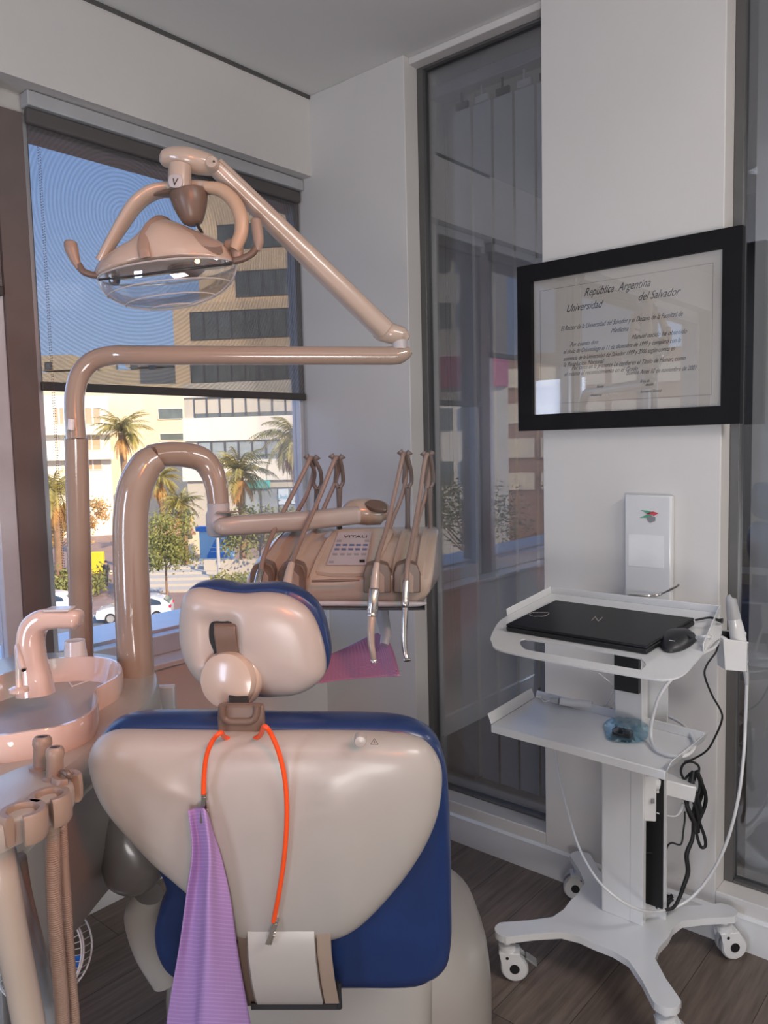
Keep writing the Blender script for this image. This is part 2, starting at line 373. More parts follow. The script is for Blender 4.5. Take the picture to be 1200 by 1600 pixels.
# glass partition with vertical slats -------------------------------
M['mirror'] = glass('partition_glass', 0.13, tint=(0.86, 0.87, 0.89))
M['slat'] = mat('grey_slat_fabric', (0.66, 0.66, 0.68), 0.75, var=0.03, bump=0.15, bscale=300)
M['frost'] = mat('frosted_glass', (0.78, 0.78, 0.76), 0.35, coat=0.3, var=0.04)
def partition(name, x0, x1):
    fr = B(); w = 0.028
    for a in (x0, x1-w): fr.bb(a, a+w, YW+0.075, YW+0.115, 0.145, 2.885)
    fr.bb(x0+w, x1-w, YW+0.075, YW+0.115, 0.145, 0.155); fr.bb(x0+w, x1-w, YW+0.075, YW+0.115, 2.875, 2.885)
    f = struct(name, fr, M['dframe'], origin=(x0, YW+0.1, 0.145), bevel=0.002)
    obj('pane', B().bb(x0+w, x1-w, YW+0.093, YW+0.099, 0.155, 2.875), M['mirror'], f, flat=True)
    return f
partition('window_5', -1.86, -1.27)
partition('window_6', -0.73, 1.1)
struct('trim_7', B().bb(-1.86, -1.20, YW+0.14, 2.75, 0.0, 0.10), mat('corridor_sill', (0.22, 0.19, 0.165), 0.5, var=0.1), flat=True)
struct('trim_8', B().bb(-1.95, -1.795, YW+0.30, YW+0.36, 0.10, H), M['wall'], flat=True)
vb = thing('vertical_blind', 'grey vertical slat blind hanging behind the tall glass panel left of the diploma', 'blind', (-1.5, YW+0.22, 2.8))
yb = YW+0.19
obj('headrail', B().bb(-1.86, -1.2, yb-0.035, yb+0.03, 2.80, 2.845), M['lgrey'], vb, bevel=0.004)
xs0 = -1.785
for i in range(6):
    x = xs0+0.089*i
    sl = B(); n = 8
    top = []; fr_ = [(x+0.081*j/n+0.004, yb+0.005*math.sin(math.pi*j/n)+0.006*(1-j/n), 0) for j in range(n+1)]
    vs = []; 
    for z in (0.17, 2.74):
        for off in (0, 0.0012):
            vs.append([(a, y_+off, z) for a, y_, _ in fr_])
    k = n+1; allv = vs[0]+vs[1]+vs[2]+vs[3]; fs = []
    for j in range(n):
        fs += [(j, j+1, 2*k+j+1, 2*k+j), (k+j, 3*k+j, 3*k+j+1, k+j+1)]
    fs += [(0, 2*k, 3*k, k), (n, k+n, 3*k+n, 2*k+n)]
    sl.add(allv, fs)
    obj('slat', sl, M['slat'], vb)
    obj('slat_hanger', B().bb(x+0.02, x+0.075, yb-0.004, yb+0.006, 2.742, 2.765).bb(x+0.043, x+0.049, yb-0.002, yb+0.003, 2.76, 2.80), M['cartw'] if i % 2 else M['dark'], vb, flat=True)
c = B()
for i in range(260):
    for dx in (0, 0.016):
        c.add([(-1.808+dx+x+0.004*math.sin(i*0.05), yb-0.02+y, 2.75-i*0.0082+zz) for x, y, zz in ((0.002, 0, 0), (-0.002, 0, 0), (0, 0.002, 0), (0, -0.002, 0), (0, 0, 0.002), (0, 0, -0.002))], [(0, 2, 4), (2, 1, 4), (1, 3, 4), (3, 0, 4), (2, 0, 5), (1, 2, 5), (3, 1, 5), (0, 3, 5)])
tag(obj('bead_chain', c, M['dframe'], vb), kind='stuff')
# right-hand glass: metal-grey sliding panel behind it with a raised roller blind
rb = thing('roller_blind', 'grey roller blind behind the glass at the right edge, half raised', 'blind', (-0.6, YW+0.2, 2.8))
obj('fabric', B().bb(-0.66, 1.0, YW+0.20, YW+0.202, 2.42, 2.86), M['slat'], rb, flat=True)
obj('bottom_rail', B().bb(-0.66, 1.0, YW+0.192, YW+0.21, 2.395, 2.42), M['lgrey'], rb, bevel=0.004)
struct('door_1', B().bb(-0.72, 1.1, YW+0.26, YW+0.29, 0.02, 2.8), M['frost'], flat=True)

# diploma ------------------------------------------------------------
yd = YW-0.004
x0, x1, z0, z1 = -1.376, -0.672, 1.535, 2.072; fwid = 0.052
dp = thing('framed_diploma', 'black framed university diploma in script lettering on the white pillar', 'diploma', ((x0+x1)/2, YW, (z0+z1)/2))
b = B()
for a in ((x0, x1, z0, z0+fwid), (x0, x1, z1-fwid, z1), (x0, x0+fwid, z0+fwid, z1-fwid), (x1-fwid, x1, z0+fwid, z1-fwid)): b.bb(a[0], a[1], yd-0.026, yd, a[2], a[3])
obj('frame', b, M['blackwood'], dp, flat=True)
M['paper'] = mat('diploma_paper', (0.70, 0.64, 0.56), 0.7, var=0.03, scale=5)
obj('sheet', B().bb(x0+0.05, x1-0.05, yd-0.008, yd-0.004, z0+0.05, z1-0.05), M['paper'], dp, flat=True)
obj('glazing', B().bb(x0+0.05, x1-0.05, yd-0.014, yd-0.012, z0+0.05, z1-0.05), glass('picture_glass', 0.07), dp, flat=True)
yt = yd-0.0086
bl = B(); q = (x0+0.075, x1-0.082, z0+0.085, z1-0.085); lw_ = 0.0008
for a in ((q[0], q[1], q[2], q[2]+lw_), (q[0], q[1], q[3]-lw_, q[3]), (q[0], q[0]+lw_, q[2], q[3]), (q[1]-lw_, q[1], q[2], q[3])): bl.bb(a[0], a[1], yt-0.0002, yt+0.0003, a[2], a[3])
obj('border_line', bl, M['brown'], dp, flat=True)
inkm = M['ink']
def dtext(s, px, py, size, align='LEFT', xs=1.0, nm='script_line'):
    p = ony(px, py, yt); text(nm, s, (p.x, yt, p.z), XX, ZZ, size*0.92, inkm, dp, shear=0.55, depth=0.0001, align=align, xs=xs*(1.12 if 0.015 < size < 0.022 else 1))
dtext('República  Argentina', 912, 463, 0.038, xs=0.72)
dtext('Universidad', 884, 488, 0.037, xs=0.74)
dtext('del Salvador', 996, 470, 0.037, xs=0.74)
dtext('El Rector de la Universidad del Salvador y el Decano de la Facultad de', 876, 517, 0.0225, xs=0.66)
dtext('Medicina', 954, 520, 0.0225, xs=0.75)
dtext('Por cuanto don', 890, 542, 0.021, xs=0.70)
dtext('Manuel nacido ha obtenido', 986, 530, 0.021, xs=0.70)
dtext('el título de Odontólogo el 11 de diciembre de 1999 y completó con la', 880, 553, 0.0205, xs=0.62)
dtext('asistencia de la Universidad del Salvador 1999 y 2000 según consta en', 880, 564, 0.0205, xs=0.60)
dtext('la Resolución Nacional', 880, 573, 0.0205, xs=0.7)
dtext('Por tanto en la presente Le confieren el Título de Honor, como', 893, 578, 0.021, xs=0.64)
dtext('el mismo el reconocimiento en el Grado', 881, 588, 0.0205, xs=0.70)
dtext('Buenos Aires 10 de noviembre de 2001', 978, 586, 0.0205, xs=0.62)
for a in ((1000, 598, 'firma de'), (1008, 603, 'decano'), (1000, 614, 'Secretario General'), (932, 606, 'Rector'), (922, 620, 'Vicerrector')): dtext(a[2], a[0], a[1], 0.013, xs=0.7, nm='signature')

# wall holder ---------------------------------------------------------
wh = thing('wall_dispenser', 'white flat wall dispenser with a small coloured emblem on the pillar above the laptop', 'dispenser', (-0.93, YW, 1.02))
px0, px1, pz0, pz1 = -1.004, -0.86, 1.005, 1.33
obj('body', B().bb(px0, px1, YW-0.03, YW-0.002, pz0, pz1), M['cartw'], wh, bevel=0.006, seg=3)
obj('label_patch', B().bb(px0+0.014, px1-0.022, YW-0.0312, YW-0.0302, 1.112, 1.21), mat('paper_label', (0.80, 0.80, 0.79), 0.6), wh, flat=True)
def leaf(pts, mt, nm):
    P = [ony(x, y, YW-0.0315) for x, y in pts]; b = B().prism(P, (0, 0.0008, 0)); obj(nm, b, mt, wh, flat=True)
leaf([(1001, 797), (1012, 798), (1027, 802), (1012, 803)], mat('green_print', (0.10, 0.35, 0.22), 0.6), 'emblem_leaf')
leaf([(999, 809), (1011, 804), (1022, 804), (1010, 809)], bpy.data.materials['green_print'], 'emblem_leaf')
leaf([(1009, 803), (1020, 799), (1029, 802), (1022, 806)], mat('red_print', (0.65, 0.08, 0.10), 0.6), 'emblem_leaf')
leaf([(1010, 809), (1017, 806), (1024, 808), (1024, 814), (1016, 817), (1012, 814)], M['grey'], 'emblem_base')
y_ = YW-0.05
wire = [(982-9, 935), (985, 930), (1010, 931), (1030, 929), (1054, 918), (1061, 913)]
wire2 = [(973, 935), (1000, 942), (1030, 949), (1048, 950), (1058, 944)]
b = B().tube([ony(x, y, YW-0.03-0.03*(i < 3)) for i, (x, y) in enumerate(wire)], 0.0035, seg=8).tube([ony(x, y, YW-0.065) for x, y in wire2], 0.0035, seg=8)
b.tube([ony(973, 935, YW-0.06), ony(985, 938, YW-0.02)], 0.0035, seg=8)
obj('wire_bracket', b, M['chrome'], wh)
so = thing('wall_outlet', 'small white wall outlet on the wall behind the dental chair', 'outlet', ony(510, 962, YW))
o_ = ony(508, 968, YW)
obj('cover_plate', B().bb(o_.x-0.035, o_.x+0.03, YW-0.009, YW, o_.z-0.05, o_.z+0.06), M['cartw'], so, bevel=0.003)
# ================================================================== operating lamp
lp = thing('operating_lamp', 'dental operating lamp on a tall bent tube, with a clear shield', 'lamp', D(128, 1040, 1.95))
obj('pole', B().tube([D(128, 1040, 2.04), D(126, 950, 2.01), D(119, 683, 1.91)], [0.0295, 0.029, 0.0275], seg=28), M['pipe'], lp)
obj('swing_arm', B().tube([D(119, 686, 1.90), D(116, 640, 1.9), D(118, 608, 1.9), D(127, 582, 1.9), D(147, 563, 1.9), D(178, 555, 1.9), D(220, 555, 1.9), D(400, 555.5, 1.92), D(612, 556, 1.945)], [0.0235]*7+[0.0225, 0.0225], n=8, seg=28), M['pipe'], lp)
obj('arm_label', B().tube([D(112, 655, 1.873), D(111, 672, 1.873)], 0.0085, seg=10), M['cartw'], lp)
obj('arm_end', B().tube([D(606, 556, 1.944), D(622, 555, 1.945), D(634, 551, 1.945), D(641, 547, 1.945)], [0.0228, 0.0225, 0.017, 0.010], seg=24), M['pipe'], lp)
obj('pivot_collar', B().tube([D(624, 546, 1.945), D(624, 532, 1.945)], 0.019, seg=24), M['lgrey'], lp)
obj('elbow', B().tube([D(583, 519, 1.94), D(592, 519, 1.94), D(610, 521, 1.94), D(628, 525, 1.945), D(638, 530, 1.945)], [0.012, 0.021, 0.0255, 0.022, 0.009], seg=24), M['cream'], lp)
pa, pb = D(336, 259, 1.72), D(600, 516, 1.935)
obj('spring_arm', B().tube([pa, pa.lerp(pb, .5), pb], [0.020, 0.0235, 0.026], seg=24, power=0.75), M['cream'], lp)
ax_ = (pb-pa).normalized(); ndir = (ax_.cross(FW)).normalized()
if ndir.z < 0: ndir = -ndir
obj('cover_seam', B().tube([pa+ndir*0.010-FW*0.0185, pb+ndir*0.012-FW*0.0235], 0.0016, seg=6), M['taupe'], lp)
obj('knuckle', B().tube([D(250, 248, 1.70), D(256, 248, 1.70), D(270, 247, 1.70), D(290, 249, 1.70), D(312, 254, 1.71), D(333, 259, 1.72), D(341, 259, 1.72)], [0.008, 0.020, 0.026, 0.028, 0.027, 0.023, 0.008], seg=24, up=ZZ, rb=[0.008, 0.017, 0.0225, 0.026, 0.026, 0.021, 0.008]), M['cream'], lp)
pc = D(331, 254, 1.692)
obj('joint_cap', B().lathe(pc, -FW, [(0, 0.006), (0.012, 0.005), (0.015, 0.0), (0.015, -0.02)]), M['cream'], lp)
obj('screw', B().lathe(D(334, 252, 1.684), -FW, [(0, 0.0015), (0.002, 0.001), (0.0022, -0.002)], seg=10), M['black'], lp)
nk = obj('neck', B().lathe(D(281, 268, 1.685), D(280, 296, 1.685)-D(281, 268, 1.685), [(0.024, -0.012), (0.0245, 0.0), (0.0245, 0.02), (0.0235, 0.042)], seg=32), M['cream'], lp)
pln = facing(274, 283, 1.659)
bd = B().pillow(pln, [(265, 275), (283, 274), (284, 291), (266, 292)], [(0.9, 0.002), (1, 0.001), (1, -0.003)], smooth=3)
bdo = obj('badge', bd, M['lgrey'], lp)
text('letter', 'V', pln.hit(268, 290, 0.003), pln.u, pln.w, 0.022, M['dark'], bdo, shear=0.25, align='LEFT', xs=0.9)
# yoke: flat white band on the left, padded taupe tube on the right
obj('yoke', B().tube([D(156, 408, 1.70), D(170, 385, 1.70), D(190, 352, 1.70), D(212, 320, 1.70), D(238, 301, 1.71), D(270, 295, 1.72), D(310, 292, 1.715), D(342, 296, 1.70)], [0.010, 0.011, 0.013, 0.0145, 0.0145, 0.0135, 0.0125, 0.0125], seg=20, up=FW, rb=[0.012, 0.018, 0.024, 0.026, 0.026, 0.024, 0.02, 0.016]), M['cream'], lp)
obj('padded_grip', B().tube([D(322, 292, 1.695), D(345, 297, 1.69), D(365, 314, 1.685), D(376, 338, 1.68), D(377, 362, 1.68), D(371, 380, 1.68), D(366, 390, 1.68)], [0.012, 0.0145, 0.0155, 0.0155, 0.015, 0.014, 0.012], seg=20), mat('tan_plastic', (0.50, 0.36, 0.25), 0.35), lp)
obj('hinge_block', B().tube([D(352, 383, 1.69), D(368, 384, 1.69), D(372, 405, 1.69)], [0.009, 0.016, 0.011], seg=16), M['taupe'], lp)
b = B().tube([D(240, 304, 1.70), D(260, 303, 1.70), D(300, 301, 1.70), D(330, 301, 1.70)], [0.004, 0.02, 0.028, 0.008], seg=20, up=ZZ, rb=[0.003, 0.006, 0.006, 0.003])
obj('motor_flange', b, M['brown'], lp)
b = B().lathe(D(294, 302, 1.70), D(302, 352, 1.70)-D(294, 302, 1.70), [(0.040, 0), (0.041, 0.008), (0.036, 0.03), (0.026, 0.055), (0.021, 0.064), (0.012, 0.069), (0, 0.07)], seg=28)
obj('motor_cover', b, M['brown'], lp)
obj('cable', B().tube([D(306, 345, 1.70), D(310, 354, 1.70), D(316, 364, 1.70)], 0.0035, seg=8), M['black'], lp)
# housing
hp = facing(258, 405, 1.70)
hous = [(153, 436), (150, 420), (160, 406), (180, 391), (205, 376), (226, 357), (246, 345), (268, 345), (300, 358), (335, 373), (354, 384), (364, 400), (367, 411), (330, 417), (262, 423), (200, 431)]
prof = [(0.02, 0.075), (0.35, 0.073), (0.6, 0.064), (0.8, 0.045), (0.93, 0.022), (0.99, 0.008), (1.0, 0.0), (0.99, -0.008), (0.93, -0.022), (0.8, -0.045), (0.6, -0.064), (0.3, -0.073), (0.02, -0.075)]
obj('housing', B().pillow(hp, hous, prof, centre=(262, 408)), M['cream'], lp)
def off(pt, h): return pt - FW*h
obj('housing_band', B().tube([D(227, 403, 1.622), D(224, 388, 1.622), D(226, 370, 1.634), D(236, 352, 1.655), D(250, 341, 1.69), D(262, 343, 1.73)], [0.0125, 0.0125, 0.0125, 0.0125, 0.011, 0.010], seg=14, up=-RT0.cross(ZZ), rb=0.004), M['taupe'], lp)
obj('inset_panel', B().pillow(facing(300, 372, 1.652, lean=-35), [(250, 362), (262, 351), (285, 354), (320, 368), (346, 382), (330, 386), (300, 379), (272, 368)], [(0.3, 0.004), (0.8, 0.003), (1, 0), (1, -0.02)]), M['taupe'], lp)
obj('rim_strip', B().tube([D(155, 437, 1.66), D(210, 431, 1.632), D(262, 424, 1.625), D(310, 418, 1.632), D(362, 412, 1.66)], 0.0028, seg=8), M['dark'], lp)
obj('vent_slot', B().tube([D(324, 411, 1.628), D(337, 410, 1.632)], 0.002, seg=8), M['brown'], lp)
# clear shield: half-ellipsoid shell
cs = D(262, 425, 1.70); au = (D(366, 412, 1.70)-D(156, 438, 1.70)).normalized(); an = (-FW); an = (an-au*an.dot(au)).normalized(); aw = an.cross(au).normalized()
if aw.z > 0: aw = -aw
rings = []
for i in range(11):
    ph = math.pi/2*i/10
    rings.append([cs+au*(0.150*math.cos(ph)*math.cos(t))+an*(0.078*math.cos(ph)*math.sin(t))+aw*(0.080*math.sin(ph)**0.9) for t in [2*math.pi*j/48 for j in range(48)]])
M['shield'] = glass('clear_polycarbonate', 0.13)
obj('shield', B().loft(rings, caps=False), M['shield'], lp)
M['rib'] = mat('clear_plastic_edge', (0.85, 0.85, 0.82), 0.15, trans=0.5)
b = B()
b.tube([cs+au*(0.150*math.cos(t))+an*(0.078*math.sin(t)) for t in [2*math.pi*j/24 for j in range(24)]], 0.0022, seg=6, closed=True)
for k_, dz in ((0.30, 1), (0.55, 1), (0.8, 1)):
    ph = math.pi/2*k_
    b.tube([cs+au*(0.151*math.cos(ph)*math.cos(t))+an*(0.079*math.cos(ph)*math.sin(t))+aw*(0.081*math.sin(ph)**0.9) for t in [math.pi*j/16 for j in range(17)]], 0.0014, seg=6, n=3)
b.tube([cs+au*(0.15*math.cos(t))+aw*(0.081*math.sin(t))+an*0.004 for t in [math.pi*j/20 for j in range(21)]], 0.002, seg=6, n=2)
obj('shield_rib', b, M['rib'], lp)
obj('bulb_holder', B().lathe(D(178, 432, 1.70), aw, [(0.012, -0.01), (0.012, 0.012), (0.008, 0.018), (0, 0.018)], seg=16), M['dark'], lp)
obj('reflector', B().lathe(D(292, 422, 1.70), aw, [(0.042, -0.01), (0.040, 0.0), (0.025, 0.012), (0, 0.016)], seg=24), M['brown'], lp)
def handle(ps, rs, gp, gr):
    h = obj('handle', B().tube(ps, rs, seg=14), M['brown'], lp)
    obj('handle_grip', B().tube(gp, gr, seg=18), M['taupe'], h)
handle([D(156, 431, 1.69), D(142, 429, 1.69), D(130, 424, 1.69), D(123, 414, 1.69)], 0.0075, [D(124, 420, 1.69), D(117, 405, 1.69), D(112, 390, 1.69), D(110, 380, 1.69), D(110, 376, 1.69)], [0.006, 0.011, 0.0145, 0.014, 0.007])
handle([D(365, 408, 1.68), D(380, 404, 1.68), D(394, 396, 1.68), D(401, 386, 1.68)], 0.0075, [D(403, 392, 1.68), D(404, 378, 1.68), D(402, 360, 1.68), D(400, 345, 1.68), D(400, 341, 1.68)], [0.006, 0.0115, 0.012, 0.0115, 0.005])

# ================================================================== spittoon unit
un = thing('dental_unit', 'white dental unit cabinet with pink-lit cuspidor bowl at the left', 'dental unit', onz(120, 1480, 0.0))
def zp(x, y, z): return onz(x, y, z)
# cabinet: rounded plan extruded; narrow foot recessed
top = [(-60, 1080), (-20, 1035), (60, 1020), (150, 1020), (205, 1030), (236, 1042), (248, 1056), (246, 1080), (225, 1108), (170, 1150), (90, 1215), (-10, 1270)]
zt = 0.945
P = cr([zp(x, y, zt) for x, y in top], 5, True)
cen = sum(P, V((0, 0, 0)))/len(P)
def plan(z, s=1.0, dx=0.0): return [V((cen.x+(p.x-cen.x)*s+dx, cen.y+(p.y-cen.y)*s, z)) for p in P]
rings = [plan(zt+0.004, 0.02), plan(zt+0.004, 0.5), plan(zt+0.002, 0.96), plan(zt-0.006, 0.992), plan(zt-0.03, 1.0), plan(zt-0.058, 1.0), plan(zt-0.063, 0.985)]
obj('deck', B().loft(rings), M['white'], un)
rings = [plan(zt-0.060, 0.97), plan(zt-0.066, 1.02), plan(0.74, 1.01), plan(0.64, 0.95, -0.03), plan(0.57, 0.86, -0.05), plan(0.52, 0.76, -0.08), plan(0.51, 0.02, -0.08)]
obj('cabinet', B().loft(rings), M['white'], un)
obj('foot', B().loft([plan(0.50, 0.3, -0.42), plan(0.0, 0.32, -0.42)]), M['lgrey'], un)
obj('cabinet_drawer', B().box(zp(244, 1098, 0.86)+V((0.0, 0, 0)), (0.10, 0.02, 0.09), u=RT0), M['lgrey'], un, bevel=0.004)
# cuspidor bowl (two lobes) with real hollow
rim = [(-110, 1105), (-75, 1072), (-20, 1060), (26, 1046), (67, 1031), (105, 1027), (146, 1026), (176, 1031), (189, 1043), (183, 1056), (163, 1068), (147, 1078), (152, 1092), (148, 1106), (128, 1121), (88, 1135), (40, 1143), (0, 1148), (-60, 1146), (-105, 1130)]
zr = 1.0
R_ = cr([zp(x, y, zr) for x, y in rim], 5, True); rc = sum(R_, V((0, 0, 0)))/len(R_)
def rr_(s, z): return [V((rc.x+(p.x-rc.x)*s, rc.y+(p.y-rc.y)*s, z)) for p in R_]
obj('cuspidor_bowl', B().loft([rr_(0.5, 0.90), rr_(0.86, 0.90), rr_(0.97, 0.925), rr_(1.03, 0.965), rr_(1.03, 0.992), rr_(1.015, 1.0), rr_(0.985, 1.0), rr_(0.965, 0.99), rr_(0.93, 0.965), rr_(0.86, 0.945), rr_(0.6, 0.932), rr_(0.15, 0.925), rr_(0.02, 0.925)]), M['basin'], un)
obj('bowl_drain', B().lathe(zp(30, 1118, 0.935), ZZ, [(0.022, -0.01), (0.022, 0.004), (0.016, 0.006), (0, 0.006)]), M['chrome'], un)
b = B()
for a in (((104, 1062), (138, 1054)), ((108, 1066), (112, 1072)), ((112, 1073), (142, 1062))):
    b.tube([zp(*a[0], 0.95), zp(*a[1], 0.95)], 0.0022, seg=6)
obj('bowl_filter_clip', b, M['cartw'], un)
# water column
obj('water_column', B().tube([D(56, 1085, 1.62), D(54, 1060, 1.62), D(50, 1030, 1.62), D(48, 1000, 1.62), D(54, 979, 1.62), D(70, 968, 1.62), D(95, 966, 1.62), D(120, 967, 1.62), D(127, 968, 1.62)], [0.036, 0.032, 0.026, 0.025, 0.025, 0.023, 0.0205, 0.020, 0.012], n=7, seg=24, up=FW, rb=[0.034, 0.032, 0.03, 0.03, 0.03, 0.03, 0.028, 0.026, 0.016], power=0.7), M['basin'], un)
obj('column_cap', B().box(D(93, 951.5, 1.61), (0.052, 0.04, 0.005), u=RT0), M['cartw'], un, bevel=0.002)
fa = obj('faucet', B().tube([D(30, 1078, 1.50), D(29, 1040, 1.50), D(27, 1012, 1.50), D(29, 1008, 1.50)], [0.0065, 0.006, 0.0055, 0.003], seg=14).tube([D(27, 1010, 1.497), D(31, 1026, 1.47), D(37, 1046, 1.45)], [0.004, 0.0058, 0.0058], seg=14).lathe(D(30, 1077, 1.50), ZZ, [(0.018, -0.004), (0.018, 0.002), (0.012, 0.005), (0, 0.006)]), M['basin'], un)
obj('faucet_opening', B().lathe(D(37, 1047, 1.449), D(37, 1047, 1.45)-D(31, 1026, 1.47), [(0.004, 0.0), (0.004, 0.001), (0, 0.001)], seg=12), M['black'], fa)
# cup
cpz = onz(120, 1056, zt)
cup = thing('plastic_cup', 'small white plastic cup standing upside down behind the bowl', 'cup', (cpz.x, cpz.y, zt))
c0 = V((cpz.x, cpz.y, zt))
obj('cup_body', B().lathe(c0, ZZ, [(0.033, 0.0), (0.034, 0.003), (0.033, 0.006), (0.024, 0.088), (0.0235, 0.09), (0.021, 0.0885), (0.0, 0.0885)]), M['cartw'], cup)

# ================================================================== delivery arm + instrument tray
da = thing('instrument_delivery_unit', 'instrument delivery tray with four whip arms hung on a thick bent post', 'dental unit', D(213, 1056, 1.95))
obj('post', B().tube([D(213, 1058, 1.95), D(208, 960, 1.94), D(204, 860, 1.94), D(205, 800, 1.94), D(212, 760, 1.94), D(228, 728, 1.95), D(245, 715, 1.96)], [0.0445, 0.043, 0.0425, 0.0425, 0.0425, 0.0405, 0.034], n=8, seg=36), M['pipe'], da)
obj('cross_tube', B().tube([D(236, 713, 1.98), D(262, 710, 2.02), D(290, 711, 2.06), D(315, 718, 2.08), D(330, 735, 2.09), D(338, 760, 2.09), D(341, 787, 2.09)], [0.030, 0.032, 0.033, 0.033, 0.0325, 0.030, 0.028], n=8, seg=36), M['pipe'], da)
obj('elbow_housing', B().lathe(D(341, 786, 2.09), -ZZ, [(0.026, -0.002), (0.0295, 0.0), (0.029, 0.018), (0.034, 0.03), (0.0345, 0.07), (0.030, 0.086), (0.012, 0.092), (0, 0.093)], seg=32), M['lgrey'], da)
obj('elbow_skirt', B().tube([D(345, 800, 2.07), D(360, 800, 2.06), D(378, 799, 2.06)], [0.026, 0.018, 0.002], seg=16, up=ZZ, rb=[0.004, 0.003, 0.001]), M['pipe'], da)
obj('balance_arm', B().tube([D(336, 824, 2.06), D(344, 823, 2.06), D(380, 820, 2.08), D(470, 814, 2.16), D(545, 806, 2.24), D(560, 805, 2.25)], [0.008, 0.026, 0.0285, 0.0285, 0.0285, 0.027], seg=24, power=0.7, up=ZZ, rb=[0.008, 0.0235, 0.027, 0.0265, 0.026, 0.025]), M['white'], da)
obj('rear_pivot', B().tube([D(540, 806, 2.30), D(552, 800, 2.32), D(575, 800, 2.33), D(598, 802, 2.33), D(608, 806, 2.33)], [0.025, 0.037, 0.040, 0.035, 0.012], seg=24, up=ZZ), M['cream'], da)
obj('pivot_cap', B().pillow(facing(590, 789, 2.29, lean=-50), [(570, 786), (580, 781), (597, 783), (605, 791), (602, 798), (588, 797), (576, 793)], [(0.5, 0.004), (0.9, 0.003), (1, 0), (1, -0.01)]), M['brown'], da)
# tray body: profile stations from left to right
LP = [D(384, 940, 2.02), D(380, 925, 2.0), D(381, 906, 2.0), D(395, 880, 2.06), D(418, 850, 2.15), D(433, 834, 2.21), D(446, 827, 2.26), D(458, 825, 2.36)]
RP = [D(664, 942, 2.04), D(672, 930, 2.02), D(676, 905, 2.02), D(679, 880, 2.07), D(682, 850, 2.15), D(684, 834, 2.21), D(685, 826, 2.26), D(687, 823, 2.36)]
LP += [LP[-1]-ZZ*0.16]; RP += [RP[-1]-ZZ*0.16]
W_ = (RP[3]-LP[3]).length
def stn(t, push=0.0, shrink=0.0):
    pts = [l.lerp(r, t) for l, r in zip(LP, RP)]
    c = sum(pts, V((0, 0, 0)))/len(pts)
    nrm = ((pts[5]-pts[2]).normalized()).cross((RP[3]-LP[3]).normalized()).normalized()
    if nrm.dot(FW) > 0: nrm = -nrm
    out = []
    for i, p in enumerate(pts):
        q = c+(p-c)*(1-shrink)
        if 2 <= i <= 5: q = q+nrm*push
        out.append(q)
    return out
sts = [(0.0, 0, 0.25), (0.004, 0, 0.10), (0.02, 0, 0.02), (0.04, 0.006, 0)]
def ridge(a, b_): return [(a, 0.0, 0), (a+0.012, 0.012, 0), (b_-0.012, 0.012, 0), (b_, 0.0, 0)]
for a, b_ in ((0.05, 0.115), (0.19, 0.245), (0.335, 0.375), (0.66, 0.70), (0.765, 0.82), (0.895, 0.955)): sts += ridge(a, b_)
sts += [(0.98, 0, 0.02), (0.996, 0, 0.10), (1.0, 0, 0.25)]
obj('tray_body', B().loft([stn(*q) for q in sts]), M['cream'], da, angle=50)
ptn = PL(LP[3].lerp(RP[3], 0.5), RP[3]-LP[3], ((LP[5]+RP[5])-(LP[2]+RP[2])))
obj('centre_rim', B().pillow(ptn, [(493, 896), (503, 868), (524, 832), (560, 829), (612, 829), (607, 850), (592, 880), (583, 897)], [(0.6, 0.006), (0.94, 0.008), (0.99, 0.006), (1, 0.0), (1, -0.004)], smooth=3), M['cream'], da)
obj('front_groove', B().tube([ptn.hit(487, 908, 0.02), ptn.hit(530, 907, 0.02), ptn.hit(562, 906, 0.02)], [0.003, 0.004, 0.003], seg=8), M['brown'], da)
pn = obj('control_panel', B().prism([ptn.hit(x, y, 0.009) for x, y in ((510, 883), (529, 833), (581, 832), (572, 883))], ptn.n*0.003), mat('panel_film', (0.42, 0.38, 0.40), 0.3, coat=0.4), da, flat=True)
text('lettering', 'VITALI', ptn.hit(555, 840, 0.0125), ptn.u, ptn.w, 0.017, M['ink'], pn, shear=0.1, xs=1.35)
bt = mat('button_print', (0.10, 0.13, 0.24), 0.4)
def qd(a, b_):  # bilinear on the panel
    x0_ = 529+(510-529)*b_; x1_ = 581+(572-581)*b_; return x0_+(x1_-x0_)*a, 833+50*b_
for r_, (bb_, n_) in enumerate(((0.24, 2), (0.37, 5), (0.50, 5), (0.66, 5), (0.90, 1))):
    for c_ in range(n_):
        a = (0.12+0.76*c_/4) if n_ == 5 else (0.10 if c_ == 0 else 0.9)
        p = ptn.hit(*qd(a, bb_), 0.0125)
        obj('button', B().box(p, (0.0125, 0.001, 0.0085), u=ptn.u, w=ptn.w), bt if r_ in (1, 2) else M['grey'], pn, flat=True)
obj('display', B().box(ptn.hit(*qd(0.88, 0.87), 0.0125), (0.014, 0.001, 0.012), u=ptn.u, w=ptn.w), M['black'], pn, flat=True)
obj('underside_plate', B().loft([[p-ZZ*dz+(FH*0.0) for p in (LP[0].lerp(RP[0], t_), LP[0].lerp(RP[0], t_)+FH*0.30)] for t_, dz in ((0.0, 0.0), (1.0, 0.0))]+[[p-ZZ*0.02 for p in (LP[0].lerp(RP[0], t_), LP[0].lerp(RP[0], t_)+FH*0.30)] for t_ in (1.0, 0.0)], caps=False, closed_rings=False, loop=True), M['lgrey'], da, flat=True)
obj('lower_lip', B().tube([D(392, 943, 2.0), D(530, 943, 2.0), D(640, 944, 2.02), D(666, 943, 2.03)], [0.006, 0.007, 0.007, 0.004], seg=12), M['lgrey'], da)
fp = facing(525, 905, 1.995)
fp.o = D(525, 905, 1.998)
